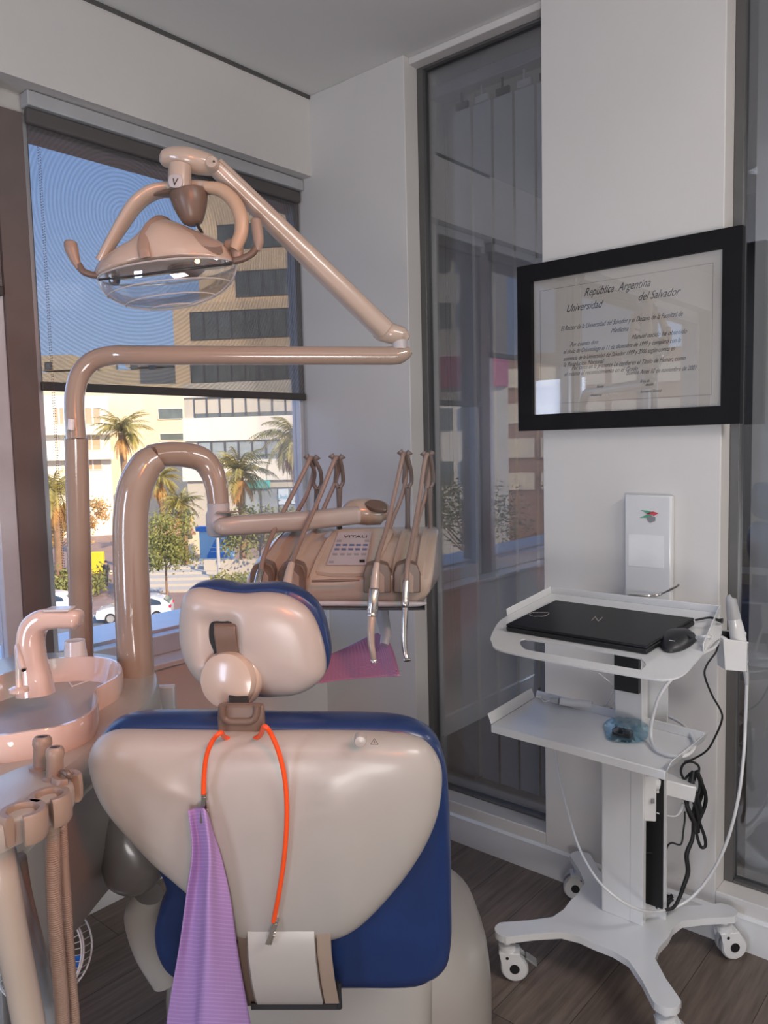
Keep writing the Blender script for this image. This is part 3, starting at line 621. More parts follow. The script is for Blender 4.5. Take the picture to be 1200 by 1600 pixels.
for (xa, xb, ya) in ((391, 430, 878), (435, 478, 878), (568, 611, 879), (615, 657, 878)):
    xm = (xa+xb)/2
    ol = [(xa, 926), (xa, 895), (xa+5, 883), (xm, ya-1), (xb-5, 883), (xb, 895), (xb, 926)]
    pk = obj('instrument_pocket', B().prism([p+fp.n*0.004 for p in [fp.hit(x, y) for x, y in ol]], -fp.n*0.06), M['brown'], da, bevel=0.003)
    ol = [(xa+10, 926), (xa+10, 900), (xm, 888), (xb-10, 900), (xb-10, 926)]
    obj('pocket_recess', B().prism([p+fp.n*0.0045 for p in [fp.hit(x, y) for x, y in ol]], -fp.n*0.01), M['taupe'], pk, bevel=0.002)
obj('knob', B().lathe(D(600, 944, 2.1), -ZZ, [(0.008, -0.01), (0.008, 0.008), (0, 0.01)], seg=12), M['dark'], da)
obj('knob', B().lathe(D(658, 944, 2.1), -ZZ, [(0.008, -0.01), (0.008, 0.008), (0, 0.01)], seg=12), M['dark'], da)
# whip arms (forks)
M['whip'] = mat('whip_arm_plastic', (0.17, 0.14, 0.125), 0.4)
def fork(bx, by, sx, sy, lx, ly, rx, ry, d0=2.30, d1=2.27, d2=2.22):
    b = B().tube([D(bx, by+10, d0), D(bx, by, d0), D((bx+sx)/2, (by+sy)/2, (d0+d1)/2), D(sx, sy, d1)], [0.011, 0.0075, 0.007, 0.0095], seg=12)
    for ex, ey, o in ((lx, ly, -4), (rx, ry, 4)):
        b.tube([D(sx+o*0.3, sy, d1), D(sx+o*1.5, sy-10, d1), D(sx+o*1.2, sy-28, (d1+d2)/2), D(ex, ey+6, d2), D(ex+o*0.9, ey, d2)], [0.006, 0.006, 0.005, 0.005, 0.010], seg=10, rb=[0.006, 0.006, 0.006, 0.006, 0.010])
    obj('whip_arm', b, M['whip'], da)
fork(492, 819, 496, 765, 482, 712, 493, 713)
fork(530, 819, 530, 762, 521, 711, 532, 712)
fork(637, 819, 637, 762, 628, 705, 637, 706)
fork(672, 819, 671, 762, 664, 707, 673, 706)
M['hose'] = mat('taupe_hose', (0.27, 0.20, 0.165), 0.42)
def hand(name, label, hose, tool_fn, loc, hcat='handpiece'):
    t = thing(name, label, hcat, loc, 'instruments parked on the delivery tray')
    obj('hose', B().tube([D(*p) for p in hose], 0.0065, seg=12), M['hose'], t)
    tool_fn(t); return t
def tool1(t):
    obj('coupling', B().tube([D(407, 893, 1.955), D(404, 905, 1.94), D(400, 925, 1.92)], [0.009, 0.0095, 0.010], seg=16), M['chrome'], t)
def tool2(t):
    obj('coupling', B().tube([D(456, 880, 1.955), D(452, 895, 1.94), D(448, 918, 1.92)], [0.008, 0.0105, 0.0125], seg=16), M['cream'], t)
def tool3(t):
    obj('coupling', B().tube([D(589, 880, 1.95), D(587, 896, 1.94), D(585, 920, 1.93)], [0.0075, 0.0095, 0.0115], seg=18), M['cream'], t)
    obj('motor', B().lathe(D(585, 920, 1.93), D(581, 962, 1.92)-D(585, 920, 1.93), [(0.0115, 0), (0.0135, 0.003), (0.0135, 0.055), (0.0125, 0.058), (0.0125, 0.061), (0.0135, 0.063), (0.0125, 0.068), (0, 0.068)], seg=24), M['chrome'], t)
    obj('handle', B().tube([D(581, 963, 1.92), D(579.5, 985, 1.91), D(580, 1005, 1.905), D(582.5, 1020, 1.90), D(584, 1032, 1.90)], [0.0105, 0.0095, 0.0088, 0.0075, 0.0065], seg=18), M['cream'], t)
    obj('head', B().lathe(D(584, 1030, 1.90), D(585, 1036, 1.90)-D(584, 1028, 1.90), [(0.007, 0), (0.0085, 0.002), (0.0085, 0.008), (0, 0.009)], seg=16), M['chrome'], t)
def tool4(t):
    obj('coupling', B().lathe(D(634.5, 908, 1.95), D(633, 940, 1.945)-D(634.5, 908, 1.95), [(0.0065, -0.004), (0.0088, 0), (0.0088, 0.045), (0.0098, 0.048), (0.0105, 0.052), (0.0105, 0.062), (0.008, 0.066), (0, 0.067)], seg=20), M['chrome'], t)
    obj('handle', B().tube([D(633, 950, 1.942), D(632, 975, 1.935), D(631.5, 1000, 1.93), D(633.5, 1020, 1.925), D(636, 1031, 1.92)], [0.0085, 0.008, 0.0072, 0.0062, 0.0058], seg=18), M['chrome'], t)
    obj('head', B().lathe(D(636, 1029, 1.92), D(637, 1036, 1.915)-D(636, 1029, 1.92), [(0.0075, 0), (0.009, 0.002), (0.009, 0.006), (0, 0.007)], seg=16), M['chrome'], t)
hand('handpiece', 'leftmost parked handpiece, its steel coupling half hidden behind the headrest', [(407, 896, 1.955), (412, 870, 2.0), (430, 825, 2.1), (457, 772, 2.17), (478, 730, 2.2), (485, 716, 2.215), (490, 722, 2.24), (488, 745, 2.27), (478, 775, 2.28), (458, 812, 2.27), (443, 845, 2.24), (430, 866, 2.2)], tool1, D(407, 896, 1.95))
hand('handpiece', 'second parked handpiece from the left, with a cream coupling', [(456, 885, 1.955), (460, 868, 2.0), (478, 825, 2.1), (500, 775, 2.17), (520, 725, 2.2), (526, 715, 2.215), (530, 724, 2.24), (525, 750, 2.27), (510, 785, 2.28), (494, 822, 2.25), (480, 850, 2.22)], tool2, D(456, 885, 1.95))
hand('handpiece', 'parked handpiece with thick steel motor and bent cream nose', [(588, 890, 1.95), (592, 865, 2.0), (604, 825, 2.1), (618, 765, 2.17), (628, 718, 2.2), (631, 709, 2.215), (635, 718, 2.24), (633, 755, 2.27), (624, 785, 2.28), (612, 815, 2.25), (606, 845, 2.2), (604, 870, 2.15)], tool3, D(588, 890, 1.95))
hand('handpiece', 'rightmost parked handpiece, slim steel with a small round head', [(634.5, 912, 1.95), (637, 880, 1.98), (645, 840, 2.07), (655, 780, 2.16), (663, 725, 2.2), (668, 710, 2.215), (671, 722, 2.24), (668, 760, 2.27), (660, 790, 2.28), (652, 820, 2.23), (648, 850, 2.18)], tool4, D(634, 912, 1.95))
# patient tray under the unit with a pink-violet paper bib
tr = thing('side_tray', 'small tray arm under the delivery unit holding a violet paper', 'tray', D(598, 1000, 2.2))
obj('arm', B().tube([D(596, 940, 2.25), D(598, 965, 2.24), D(603, 990, 2.22), D(600, 1008, 2.2)], [0.02, 0.019, 0.016, 0.012], seg=18), M['lgrey'], tr)
plq = [zp(510, 1022, 0.89), zp(590, 1010, 0.89), zp(606, 1042, 0.89), zp(500, 1050, 0.89)]
obj('tray_plate', B().prism([p-ZZ*0.012 for p in plq], ZZ*0.008), M['lgrey'], tr, bevel=0.003)
def bib_mat():
    mt = bpy.data.materials.new('embossed_violet_paper'); mt.use_nodes = True; n = mt.node_tree.nodes; L = mt.node_tree.links; p = n['Principled BSDF']
    uvn = n.new('ShaderNodeUVMap'); mp = n.new('ShaderNodeMapping'); mp.inputs['Scale'].default_value = (1, 1, 1); L.new(uvn.outputs[0], mp.inputs[0])
    wv = n.new('ShaderNodeTexWave'); wv.bands_direction = 'Y'; wv.inputs['Scale'].default_value = 14; L.new(mp.outputs[0], wv.inputs[0])
    w2 = n.new('ShaderNodeTexWave'); w2.bands_direction = 'X'; w2.inputs['Scale'].default_value = 8; L.new(mp.outputs[0], w2.inputs[0])
    r = n.new('ShaderNodeValToRGB'); r.color_ramp.elements[0].position = 0.78; r.color_ramp.elements[0].color = (0.36, 0.22, 0.48, 1); r.color_ramp.elements[1].position = 0.95; r.color_ramp.elements[1].color = (0.44, 0.29, 0.55, 1)
    L.new(wv.outputs['Fac'], r.inputs[0]); L.new(r.outputs[0], p.inputs['Base Color']); p.inputs['Roughness'].default_value = 0.6
    ad = n.new('ShaderNodeMath'); ad.operation = 'ADD'; L.new(wv.outputs['Fac'], ad.inputs[0]); L.new(w2.outputs['Fac'], ad.inputs[1])
    bu = n.new('ShaderNodeBump'); bu.inputs['Strength'].default_value = 0.12; bu.inputs['Distance'].default_value = 0.001; L.new(ad.outputs[0], bu.inputs['Height']); L.new(bu.outputs[0], p.inputs['Normal'])
    return mt
M['bib'] = bib_mat()
M['bib2'] = bib_mat(); M['bib2'].name = 'pink_violet_paper'
for q_ in M['bib2'].node_tree.nodes:
    if q_.type == 'VALTORGB': q_.color_ramp.elements[0].color = (0.42, 0.15, 0.27, 1); q_.color_ramp.elements[1].color = (0.58, 0.30, 0.42, 1)
    if q_.type == 'BUMP': q_.inputs['Strength'].default_value = 0.7
    if q_.type == 'TEX_WAVE': q_.inputs['Scale'].default_value = 8
def cloth(name, rows, mt, parent=None, origin=None, thick=0.0012, n=6):
    """grid of control rows (each a list of world points) -> smooth sheet with uv"""
    R = [cr(r, n) for r in rows]; C = list(zip(*R)); C = [cr(c, n) for c in C]; G = list(zip(*C))
    h, w = len(G), len(G[0]); b = B(); b.v = [V(p) for g in G for p in g]
    b.f = [(i*w+j, i*w+j+1, (i+1)*w+j+1, (i+1)*w+j) for i in range(h-1) for j in range(w-1)]
    o = obj(name, b, mt, parent, origin, solid=thick, angle=80)
    uv = o.data.uv_layers.new(name='UVMap')
    for li, l in enumerate(o.data.loops):
        i, j = divmod(l.vertex_index, w); uv.data[li].uv = (j/(w-1), i/(h-1)*1.4)
    return o
rows = [[zp(488, 1034, 0.925), zp(540, 1012, 0.915), zp(575, 995, 0.93), zp(590, 989, 0.94)],
        [zp(487, 1046, 0.915), zp(540, 1030, 0.905), zp(585, 1016, 0.915), zp(608, 1003, 0.93)],
        [zp(488, 1057, 0.90), zp(540, 1048, 0.895), zp(590, 1043, 0.90), zp(618, 1028, 0.92)],
        [zp(490, 1069, 0.89), zp(540, 1062, 0.885), zp(590, 1058, 0.89), zp(625, 1056, 0.90)]]
pb_ = cloth('paper_bib', rows, M['bib2'], origin=plq[0]); tag(pb_, 'pinkish violet paper bib lying on the tray below the instruments', 'bib')

# ================================================================== dental chair
ch = thing('dental_chair', 'navy blue dental chair with glossy white back shells seen from behind', 'dental chair', onz(560, 1620, 0.0))
bk = facing(415, 1290, 1.26, lean=7)
def shell_disp(a, b_, s): # soft relief of the moulded shell
    r = 0.0
    r += 0.009*math.exp(-((a+0.165-(b_*0.22))/0.026)**2)*max(0, 1-s**6)*(1 if b_ < 0.10 else max(0, 1-(b_-0.10)/0.03))
    r += 0.007*math.exp(-((a-0.12-(b_*-0.05))/0.026)**2)*max(0, 1-s**6)*(1 if b_ < 0.10 else max(0, 1-(b_-0.10)/0.03))
    return r
shell = [(139, 1195), (144, 1166), (165, 1147), (205, 1142), (300, 1143), (420, 1144), (520, 1144), (610, 1147), (662, 1158), (687, 1190), (691, 1230), (682, 1280), (656, 1335), (615, 1390), (565, 1440), (520, 1461), (470, 1463), (380, 1462), (345, 1440), (295, 1390), (240, 1340), (190, 1290), (155, 1243)]
prof = [(0.01, 0.052), (0.15, 0.052), (0.3, 0.051), (0.45, 0.049), (0.6, 0.046), (0.72, 0.043), (0.82, 0.039), (0.89, 0.034), (0.94, 0.027), (0.975, 0.017), (0.993, 0.007), (1.0, -0.004), (0.99, -0.012), (0.01, -0.012)]
obj('back_shell', B().pillow(bk, shell, prof, smooth=5, disp=shell_disp, centre=(430, 1290)), M['white'], ch, angle=60)
cush = [(143, 1195), (147, 1165), (170, 1143), (215, 1134), (330, 1134), (450, 1137), (570, 1138), (640, 1144), (680, 1165), (698, 1205), (704, 1260), (707, 1340), (708, 1420), (708, 1490), (698, 1530), (660, 1552), (560, 1556), (420, 1556), (320, 1554), (265, 1542), (241, 1510), (235, 1470), (244, 1430), (252, 1395), (215, 1330), (165, 1262)]
prof = [(0.3, -0.008), (0.9, -0.006), (0.96, -0.008), (0.99, -0.018), (1.0, -0.034), (0.995, -0.055), (0.97, -0.072), (0.9, -0.082), (0.3, -0.09)]
obj('back_cushion', B().pillow(bk, cush, prof, smooth=5), M['navy'], ch, angle=60)
# lower cushion: seat seen under the back
sl = facing(470, 1480, 1.33, lean=7)
seat = [(236, 1470), (250, 1420), (275, 1400), (330, 1400), (480, 1400), (600, 1400), (690, 1402), (704, 1430), (706, 1490), (698, 1530), (660, 1554), (560, 1556), (420, 1556), (300, 1552), (262, 1540), (240, 1510)]
prof = [(0.3, 0.0), (0.85, -0.002), (0.94, -0.010), (0.985, -0.028), (1.0, -0.06), (1.0, -0.30), (0.98, -0.42), (0.9, -0.47), (0.3, -0.48)]
obj('seat', B().pillow(sl, seat, prof, smooth=5), M['navy'], ch, angle=60)
# centre bracket under the shell
brp = facing(455, 1500, 1.27)
obj('back_bracket', B().loft([[brp.hit(x, y, o_) for x, y in ((371, ya), (392, ya), (500, ya), (517, ya))]+[brp.hit(x, ya, o_-0.05) for x in (517, 371)] for ya, o_ in ((1440, 0.0), (1462, 0.004), (1500, 0.004), (1540, -0.005), (1572, -0.02))]), M['brown'], ch)
b = B()
rg = []
for ya, o_, xa, xb in ((1440, 0.006, 383, 494), (1465, 0.014, 384, 494), (1500, 0.016, 386, 496), (1540, 0.008, 392, 501), (1565, -0.006, 398, 507), (1571, -0.014, 400, 507)):
    rg.append([brp.hit(xa, ya, o_-0.012), brp.hit(xa+3, ya, o_), brp.hit(xb-3, ya, o_), brp.hit(xb, ya, o_-0.012), brp.hit(xb, ya, o_-0.03), brp.hit(xa, ya, o_-0.03)])
obj('bracket_cover', B().loft(rg), M['white'], ch)
obj('bracket_side', B().loft([[brp.hit(x, ya, o_) for x in (494+dx, 516+dx)]+[brp.hit(x, ya, o_-0.04) for x in (516+dx, 494+dx)] for ya, o_, dx in ((1450, 0.008, 0), (1490, 0.010, 2), (1530, 0.004, 7), (1568, -0.008, 14))]), M['taupe'], ch)
obj('bracket_foot', B().loft([[brp.hit(x, ya, -0.012) for x in (392, 532)]+[brp.hit(x, ya, -0.05) for x in (532, 392)] for ya in (1568, 1578)]).tube([brp.hit(529, 1535, -0.01), brp.hit(531, 1575, -0.012)], 0.004, seg=8), M['dark'], ch)
# base: pedestal and floor plate
zb = 0.52
def Lz(x, y, d): return D(x, y, d)
bs = facing(480, 1580, 1.55)
rg = []
for ya, xa, xb, dd in ((1545, 262, 672, 0.0), (1556, 258, 680, 0.0), (1640, 255, 680, 0.0), (1760, 300, 640, -0.02)):
    ring = []
    for k_ in range(24):
        t_ = 2*math.pi*k_/24; c, s_ = math.cos(t_), math.sin(t_)
        c = math.copysign(abs(c)**0.35, c); s_ = math.copysign(abs(s_)**0.35, s_)
        ring.append(bs.hit((xa+xb)/2+(xb-xa)/2*c, ya, 0)+FH*(0.13-0.13*s_+0.0))
    rg.append(ring)
obj('seat_frame', B().loft(rg), M['white'], ch)
# floor plate: D-shaped dome behind, at the right
fpt = [(560, 1640), (640, 1640), (705, 1590), (758, 1545), (761, 1500), (757, 1455), (735, 1400), (700, 1368), (640, 1360), (580, 1400)]
Q = [onz(700, 1592, 0), onz(765, 1548, 0), onz(766, 1540, 0)]
pr_ = onz(760, 1540, 0); c0_ = onz(520, 1560, 0)
ring0 = []
base_c = V((c0_.x, c0_.y, 0))
right = pr_-base_c; Rr = right.length
def bring(s, z): return [V((base_c.x, base_c.y, z))+(RT0*math.copysign(abs(math.cos(t))**0.75, math.cos(t))*Rr+FH*math.copysign(abs(math.sin(t))**0.75, math.sin(t))*0.36)*s for t in [2*math.pi*j/48 for j in range(48)]]
obj('floor_base', B().loft([bring(1.0, 0.0), bring(1.0, 0.10), bring(0.985, 0.17), bring(0.93, 0.24), bring(0.80, 0.29), bring(0.5, 0.31), bring(0.02, 0.31)]), M['white'], ch, angle=60)
# headrest
hd = facing(395, 1000, 1.30, lean=6, turn=-4)
hs = [(279, 985), (283, 940), (292, 925), (312, 920), (345, 926), (380, 929), (415, 927), (450, 933), (482, 955), (500, 990), (509, 1035), (503, 1062), (470, 1084), (430, 1089), (380, 1088), (340, 1085), (305, 1060), (285, 1025)]
def hdisp(a, b_, s): return -0.018*math.exp(-((a+0.047)/0.030)**4)*(1/(1+math.exp((-b_-0.035)*-0+(b_-0.045)/0.006))) * (1 if b_ > -0.03 else 0.0)*max(0, 1-s**8)
prof = [(0.01, 0.034), (0.15, 0.034), (0.3, 0.0335), (0.45, 0.032), (0.6, 0.030), (0.72, 0.027), (0.82, 0.023), (0.9, 0.017), (0.96, 0.009), (0.99, 0.001), (1.0, -0.008), (0.98, -0.016), (0.01, -0.018)]
obj('headrest_shell', B().pillow(hd, hs, prof, smooth=8, disp=hdisp), M['white'], ch, angle=60)
hc = [(280, 962), (283, 936), (299, 920), (330, 916), (365, 922), (405, 920), (440, 921), (476, 937), (500, 965), (512, 1010), (513, 1040), (500, 1068), (472, 1084), (400, 1078), (330, 1070), (292, 1030)]
obj('headrest_cushion', B().pillow(hd, hc, [(0.3, -0.010), (0.95, -0.009), (0.985, -0.014), (1.0, -0.026), (0.99, -0.045), (0.95, -0.056), (0.3, -0.064)], smooth=5), M['navy'], ch, angle=60)
sk = obj('headrest_slot', B().pillow(hd, [(334, 966), (352, 963), (370, 966), (370, 1000), (384, 1022), (388, 1040), (350, 1040), (338, 1010), (331, 990)], [(0.5, 0.0215), (0.9, 0.0215), (1, 0.018), (1, 0.0)], smooth=4), M['black'], ch)
obj('headrest_link', B().loft([[hd.hit(x, y, o_) for x in (335+dx, 369+dx)]+[hd.hit(x, y, o_-0.02) for x in (369+dx, 335+dx)] for y, o_, dx in ((973, 0.020, 0), (979, 0.030, -1), (990, 0.034, -1), (1002, 0.033, 1), (1030, 0.030, 5), (1045, 0.026, 7))]), M['brown'], ch, bevel=0.002)
kp = hd.hit(362, 1060, 0.024); kax = (hd.n*0.93+ZZ*0.20-RT0*0.15).normalized()
obj('headrest_knob', B().lathe(kp, kax, [(0.048, -0.02), (0.0515, -0.012), (0.052, 0.0), (0.0495, 0.007), (0.0475, 0.009), (0.0475, 0.012), (0.048, 0.014), (0.044, 0.024), (0.030, 0.029), (0.0, 0.030)], seg=48, ref=RT0), M['cream'], ch)
yk = facing(378, 1125, 1.235, lean=5)
obj('headrest_bracket', B().loft([[yk.hit(x, y, o_) for x in (xa, xb)]+[yk.hit(x, y, o_-0.03) for x in (xb, xa)] for y, o_, xa, xb in ((1098, -0.002, 343, 412), (1102, 0.006, 341, 413), (1120, 0.010, 340, 414), (1145, 0.010, 341, 415), (1150, 0.008, 342, 416), (1156, 0.002, 344, 418))]), M['brown'], ch, bevel=0.004)
obj('bracket_tongue', B().loft([[yk.hit(x, y, o_) for x in (xa, xb)]+[yk.hit(x, y, o_-0.01) for x in (xb, xa)] for y, o_, xa, xb in ((1085, -0.030, 357, 388), (1100, -0.012, 358, 389), (1112, 0.008, 358, 389), (1120, 0.009, 359, 388))]), M['dark'], ch, bevel=0.002)
obj('bracket_frame', B().tube([yk.hit(x, y, 0.010) for x, y in ((347, 1102), (348, 1118), (356, 1126), (374, 1127), (392, 1126), (400, 1118), (402, 1102))], [0.006]*7, seg=10), M['brown'], ch)
tb = bk.hit(563, 1157, 0.045)
obj('release_button', B().lathe(tb, (bk.n+ZZ*0.1).normalized(), [(0.0095, -0.012), (0.0095, 0.002), (0.008, 0.005), (0, 0.0065)], seg=24), M['white'], ch)
wt = [(579, 1163), (585, 1154), (591, 1163)]
b = B()
for i in range(3): b.tube([bk.hit(*wt[i], 0.0475), bk.hit(*wt[(i+1) % 3], 0.0475)], 0.0004, seg=6)
b.tube([bk.hit(585, 1157, 0.0475), bk.hit(585, 1161, 0.0475)], 0.0005, seg=6)
obj('warning_mark', b, M['ink'], ch)
# rounded hinge cover and side link at the left of the chair
obj('armrest_cover', B().pillow(facing(210, 1330, 1.55), [(155, 1330), (158, 1285), (175, 1262), (205, 1255), (240, 1290), (262, 1340), (250, 1375), (225, 1398), (190, 1399), (165, 1380)], [(0.02, 0.05), (0.3, 0.048), (0.6, 0.040), (0.82, 0.024), (0.95, 0.008), (1.0, -0.01), (0.95, -0.05), (0.3, -0.07)], smooth=5), mat('satin_grey', (0.17, 0.15, 0.14), 0.28, coat=0.3), ch, angle=60)
obj('side_link', B().tube([D(232, 1395, 1.60), D(222, 1430, 1.62), D(235, 1480, 1.66), D(262, 1530, 1.68)], [0.03, 0.036, 0.036, 0.034], seg=20, up=FW, rb=[0.03, 0.035, 0.035, 0.03]), M['white'], ch)

# bib chain: orange silicone cord with two clips; hung over the bracket
bc = thing('bib_chain', 'orange silicone bib chain with two metal clips hung over the headrest bracket', 'bib chain', bk.hit(400, 1140, 0.05))
cordl = [bk.hit(*q) for q in ((345, 1145, 0.064), (333, 1156, 0.064), (323, 1180, 0.062), (319, 1210, 0.060), (318, 1242, 0.060))]
cordr = [bk.hit(*q) for q in ((413, 1135, 0.064), (424, 1148, 0.062), (437, 1180, 0.060), (446, 1225, 0.058), (448, 1280, 0.058), (444, 1340, 0.058), (436, 1395, 0.056), (429, 1432, 0.052), (427, 1440, 0.051))]
over = [bk.hit(*q) for q in ((345, 1145, 0.064), (355, 1133, 0.062), (378, 1127, 0.062), (400, 1129, 0.062), (413, 1135, 0.064))]
obj('cord', B().tube(cordl[::-1]+[bk.hit(352, 1152, 0.018), bk.hit(378, 1160, 0.006), bk.hit(405, 1150, 0.018)]+cordr, 0.0037, seg=12, n=10), M['orange'], bc)
def clip(p, q, nm='clip'):
    p, q = V(p), V(q); ax_ = (q-p).normalized(); side = ax_.cross(bk.n).normalized()
    b = B()
    b.box(p.lerp(q, 0.5)+bk.n*0.002, ((q-p).length*1.0, 0.0015, 0.007), u=ax_, w=side)
    b.box(p.lerp(q, 0.45)+bk.n*0.006+side*0.002, ((q-p).length*0.9, 0.0015, 0.0065), u=(ax_+bk.n*0.12+side*0.1).normalized(), w=side)
    b.tube([p-ax_*0.004, p+ax_*0.006], 0.0045, seg=10)
    b.tube([p.lerp(q, 0.5)-side*0.005+bk.n*0.004, p.lerp(q, 0.5)+side*0.005+bk.n*0.004], 0.003, seg=8)
    obj('clip', b, M['chrome'], bc)
clip(bk.hit(319, 1244, 0.062), bk.hit(322, 1285, 0.062)); clip(bk.hit(431, 1441, 0.05), bk.hit(421, 1474, 0.05))
# violet bib, hanging in folds
def bp(x, y, h): return bk.hit(x, y, h)
rows = [[bp(294, 1266, .066), bp(303, 1263, .058), bp(312, 1262, .066), bp(320, 1264, .074), bp(327, 1278, .060), bp(331, 1296, .052)],
        [bp(300, 1330, .070), bp(312, 1330, .056), bp(320, 1330, .072), bp(328, 1330, .084), bp(336, 1332, .064), bp(345, 1336, .054)],
        [bp(291, 1400, .070), bp(305, 1400, .058), bp(316, 1400, .074), bp(326, 1400, .094), bp(342, 1402, .070), bp(360, 1404, .056)],
        [bp(280, 1480, .070), bp(295, 1480, .060), bp(310, 1482, .070), bp(324, 1480, .098), bp(347, 1482, .076), bp(371, 1484, .050)],
        [bp(266, 1560, .066), bp(288, 1562, .062), bp(306, 1562, .068), bp(318, 1560, .096), bp(352, 1562, .080), bp(385, 1564, .046)],
        [bp(254, 1640, .060), bp(282, 1642, .062), bp(300, 1642, .066), bp(312, 1640, .090), bp(356, 1642, .080), bp(400, 1644, .044)]]
bb2 = cloth('paper_bib', rows, M['bib'], origin=bp(322, 1280, .062)); tag(bb2, 'violet ribbed patient bib clipped to the orange cord, hanging behind the chair', 'bib')

# ================================================================== assistant holder at lower left
ah = thing('suction_holder', 'assistant holder bar with suction tips and ribbed tan hoses at lower left', 'suction holder', D(60, 1270, 1.08))
pz = zp(60, 1240, 0.93).z
zh = 1.035
outl = [(-60, 1240), (0, 1208), (47, 1190), (75, 1185), (108, 1200), (117, 1214), (110, 1228), (92, 1240), (60, 1262), (20, 1282), (-20, 1300), (-60, 1315)]
pp = cr([zp(x, y, zh) for x, y in outl], 4, True); cc = sum(pp, V((0, 0, 0)))/len(pp)
def hr(s, z): return [V((cc.x+(p.x-cc.x)*s, cc.y+(p.y-cc.y)*s, z)) for p in pp]
obj('bar', B().loft([hr(0.05, zh), hr(0.9, zh), hr(0.97, zh-0.003), hr(1.0, zh-0.012), hr(1.0, zh-0.026), hr(0.96, zh-0.036), hr(0.05, zh-0.038)]), M['white'], ah, angle=60)
def ringclip(x, y, a0, r=0.021):
    c = zp(x, y, zh+0.002)-ZZ*0.014; pts = []
    for k_ in range(13):
        t_ = math.radians(a0+20+320*k_/12); pts.append(c+(RT0*math.cos(t_)+FH*math.sin(t_))*r)
    obj('holder_clip', B().tube(pts, 0.0065, seg=10, up=ZZ, rb=0.020, power=0.5), M['taupe'], ah)
for q in ((77, 1246, -80, 0.022), (36, 1270, -85, 0.024), (104, 1216, -40, 0.015)): ringclip(*q[:3], *(q[3:]))
def tip(x, y0, y1, r, d):
    t = obj('suction_tip', B().lathe(D(x, y1, d), D(x, y0, d)-D(x, y1, d), [(r*1.5, -0.002), (r*1.5, 0.003), (r*1.05, 0.005), (r*0.98, 0.03), (r*1.12, 0.036), (r*1.08, 0.043), (r*0.85, 0.047), (r*0.6, 0.047), (r*0.55, 0.03), (0, 0.03)], seg=28), M['taupe'], ah)
    obj('tip_bore', B().lathe(D(x, y1, d)+ZZ*0.0455, ZZ, [(r*0.58, 0.0), (r*0.58, 0.001), (0, 0.001)], seg=20), M['black'], t)
zt_ = zp(65, 1198, zh); dd = (zt_-CAM).dot(FW); tip(66, 1150, 1200, 0.0125, dd)
zt_ = zp(86, 1215, zh); dd2 = (zt_-CAM).dot(FW); tip(86, 1178, 1218, 0.0115, dd2)
obj('lever', B().tube([D(96, 1205, dd2-0.01), D(104, 1208, dd2-0.02), D(112, 1216, dd2-0.02)], [0.003, 0.005, 0.003], seg=8), M['brown'], ah)
def hose(pts, r, rib, mt, nm):
    P = cr([D(*p) for p in pts], 60); n_ = len(P); rs = [r+(rib if (i % 2) else 0) for i in range(n_)]
    obj(nm, B().tube(P, rs, raw=True, seg=16), mt, ah)
M['tanhose'] = mat('tan_corrugated_hose', (0.26, 0.175, 0.13), 0.45)
hose([(80, 1262, 1.12), (82, 1300, 1.12), (84, 1400, 1.13), (91, 1500, 1.14), (97, 1580, 1.15), (101, 1680, 1.15)], 0.0098, 0.0007, M['tanhose'], 'suction_hose')
hose([(96, 1250, 1.15), (97, 1300, 1.15), (103, 1400, 1.16), (109, 1500, 1.17), (117, 1600, 1.17), (120, 1700, 1.17)], 0.0072, 0.0006, M['tanhose'], 'suction_hose')
obj('support_tube', B().tube([D(-8, 1318, 1.05), D(4, 1380, 1.05), D(18, 1460, 1.07), D(38, 1560, 1.1), D(60, 1680, 1.12)], 0.0215, seg=24), M['cream'], ah)
obj('dark_hose', B().tube([D(18, 1325, 1.12), D(24, 1370, 1.13), D(36, 1420, 1.15), D(58, 1490, 1.2), D(74, 1560, 1.25), D(80, 1640, 1.28)], [0.006, 0.009, 0.0115, 0.0115, 0.0115, 0.0115], seg=16), M['grey'], ah)
obj('brown_hose', B().tube([D(30, 1340, 1.14), D(40, 1400, 1.17), D(60, 1480, 1.22), D(74, 1540, 1.25), D(84, 1640, 1.28)], 0.010, seg=16), M['hose'], ah)
# floor fan behind the hoses
fc = D(62, 1492, 1.75)
fn = thing('floor_fan', 'small floor fan with white wire guard and blue blades, half hidden behind the suction hoses', 'fan', (fc.x, fc.y, 0))
fax = (-FW*0.9+ZZ*0.3).normalized()
b = B(); fa_ = fax.orthogonal().normalized(); fb_ = fax.cross(fa_)
Rg = 0.098
for rr2, hh in ((Rg, 0), (Rg, -0.05), (Rg*0.99, 0.01), (Rg*0.3, 0.03)):
    b.tube([fc+fax*hh+(fa_*math.cos(t)+fb_*math.sin(t))*rr2 for t in [2*math.pi*j/28 for j in range(28)]], 0.0022, seg=6, closed=True, n=3)
for j in range(44):
    t = 2*math.pi*j/44; dr = fa_*math.cos(t)+fb_*math.sin(t)
    b.tube([fc+fax*-0.05+dr*Rg, fc+dr*Rg, fc+fax*0.018+dr*Rg*0.8, fc+fax*0.03+dr*Rg*0.3], 0.0010, seg=5, n=3)
obj('guard', b, M['cartw'], fn)
for j in range(4):
    t = 2*math.pi*j/4+0.4; dr = fa_*math.cos(t)+fb_*math.sin(t); d2_ = fax.cross(dr)
    obj('blade', B().prism([fc-fax*0.02+dr*0.012, fc-fax*0.012+dr*0.08+d2_*0.05, fc-fax*0.03+dr*0.085-d2_*0.01], fax*0.002), mat('blue_plastic', (0.01, 0.12, 0.45), 0.3) if j == 0 else bpy.data.materials['blue_plastic'], fn, solid=0)
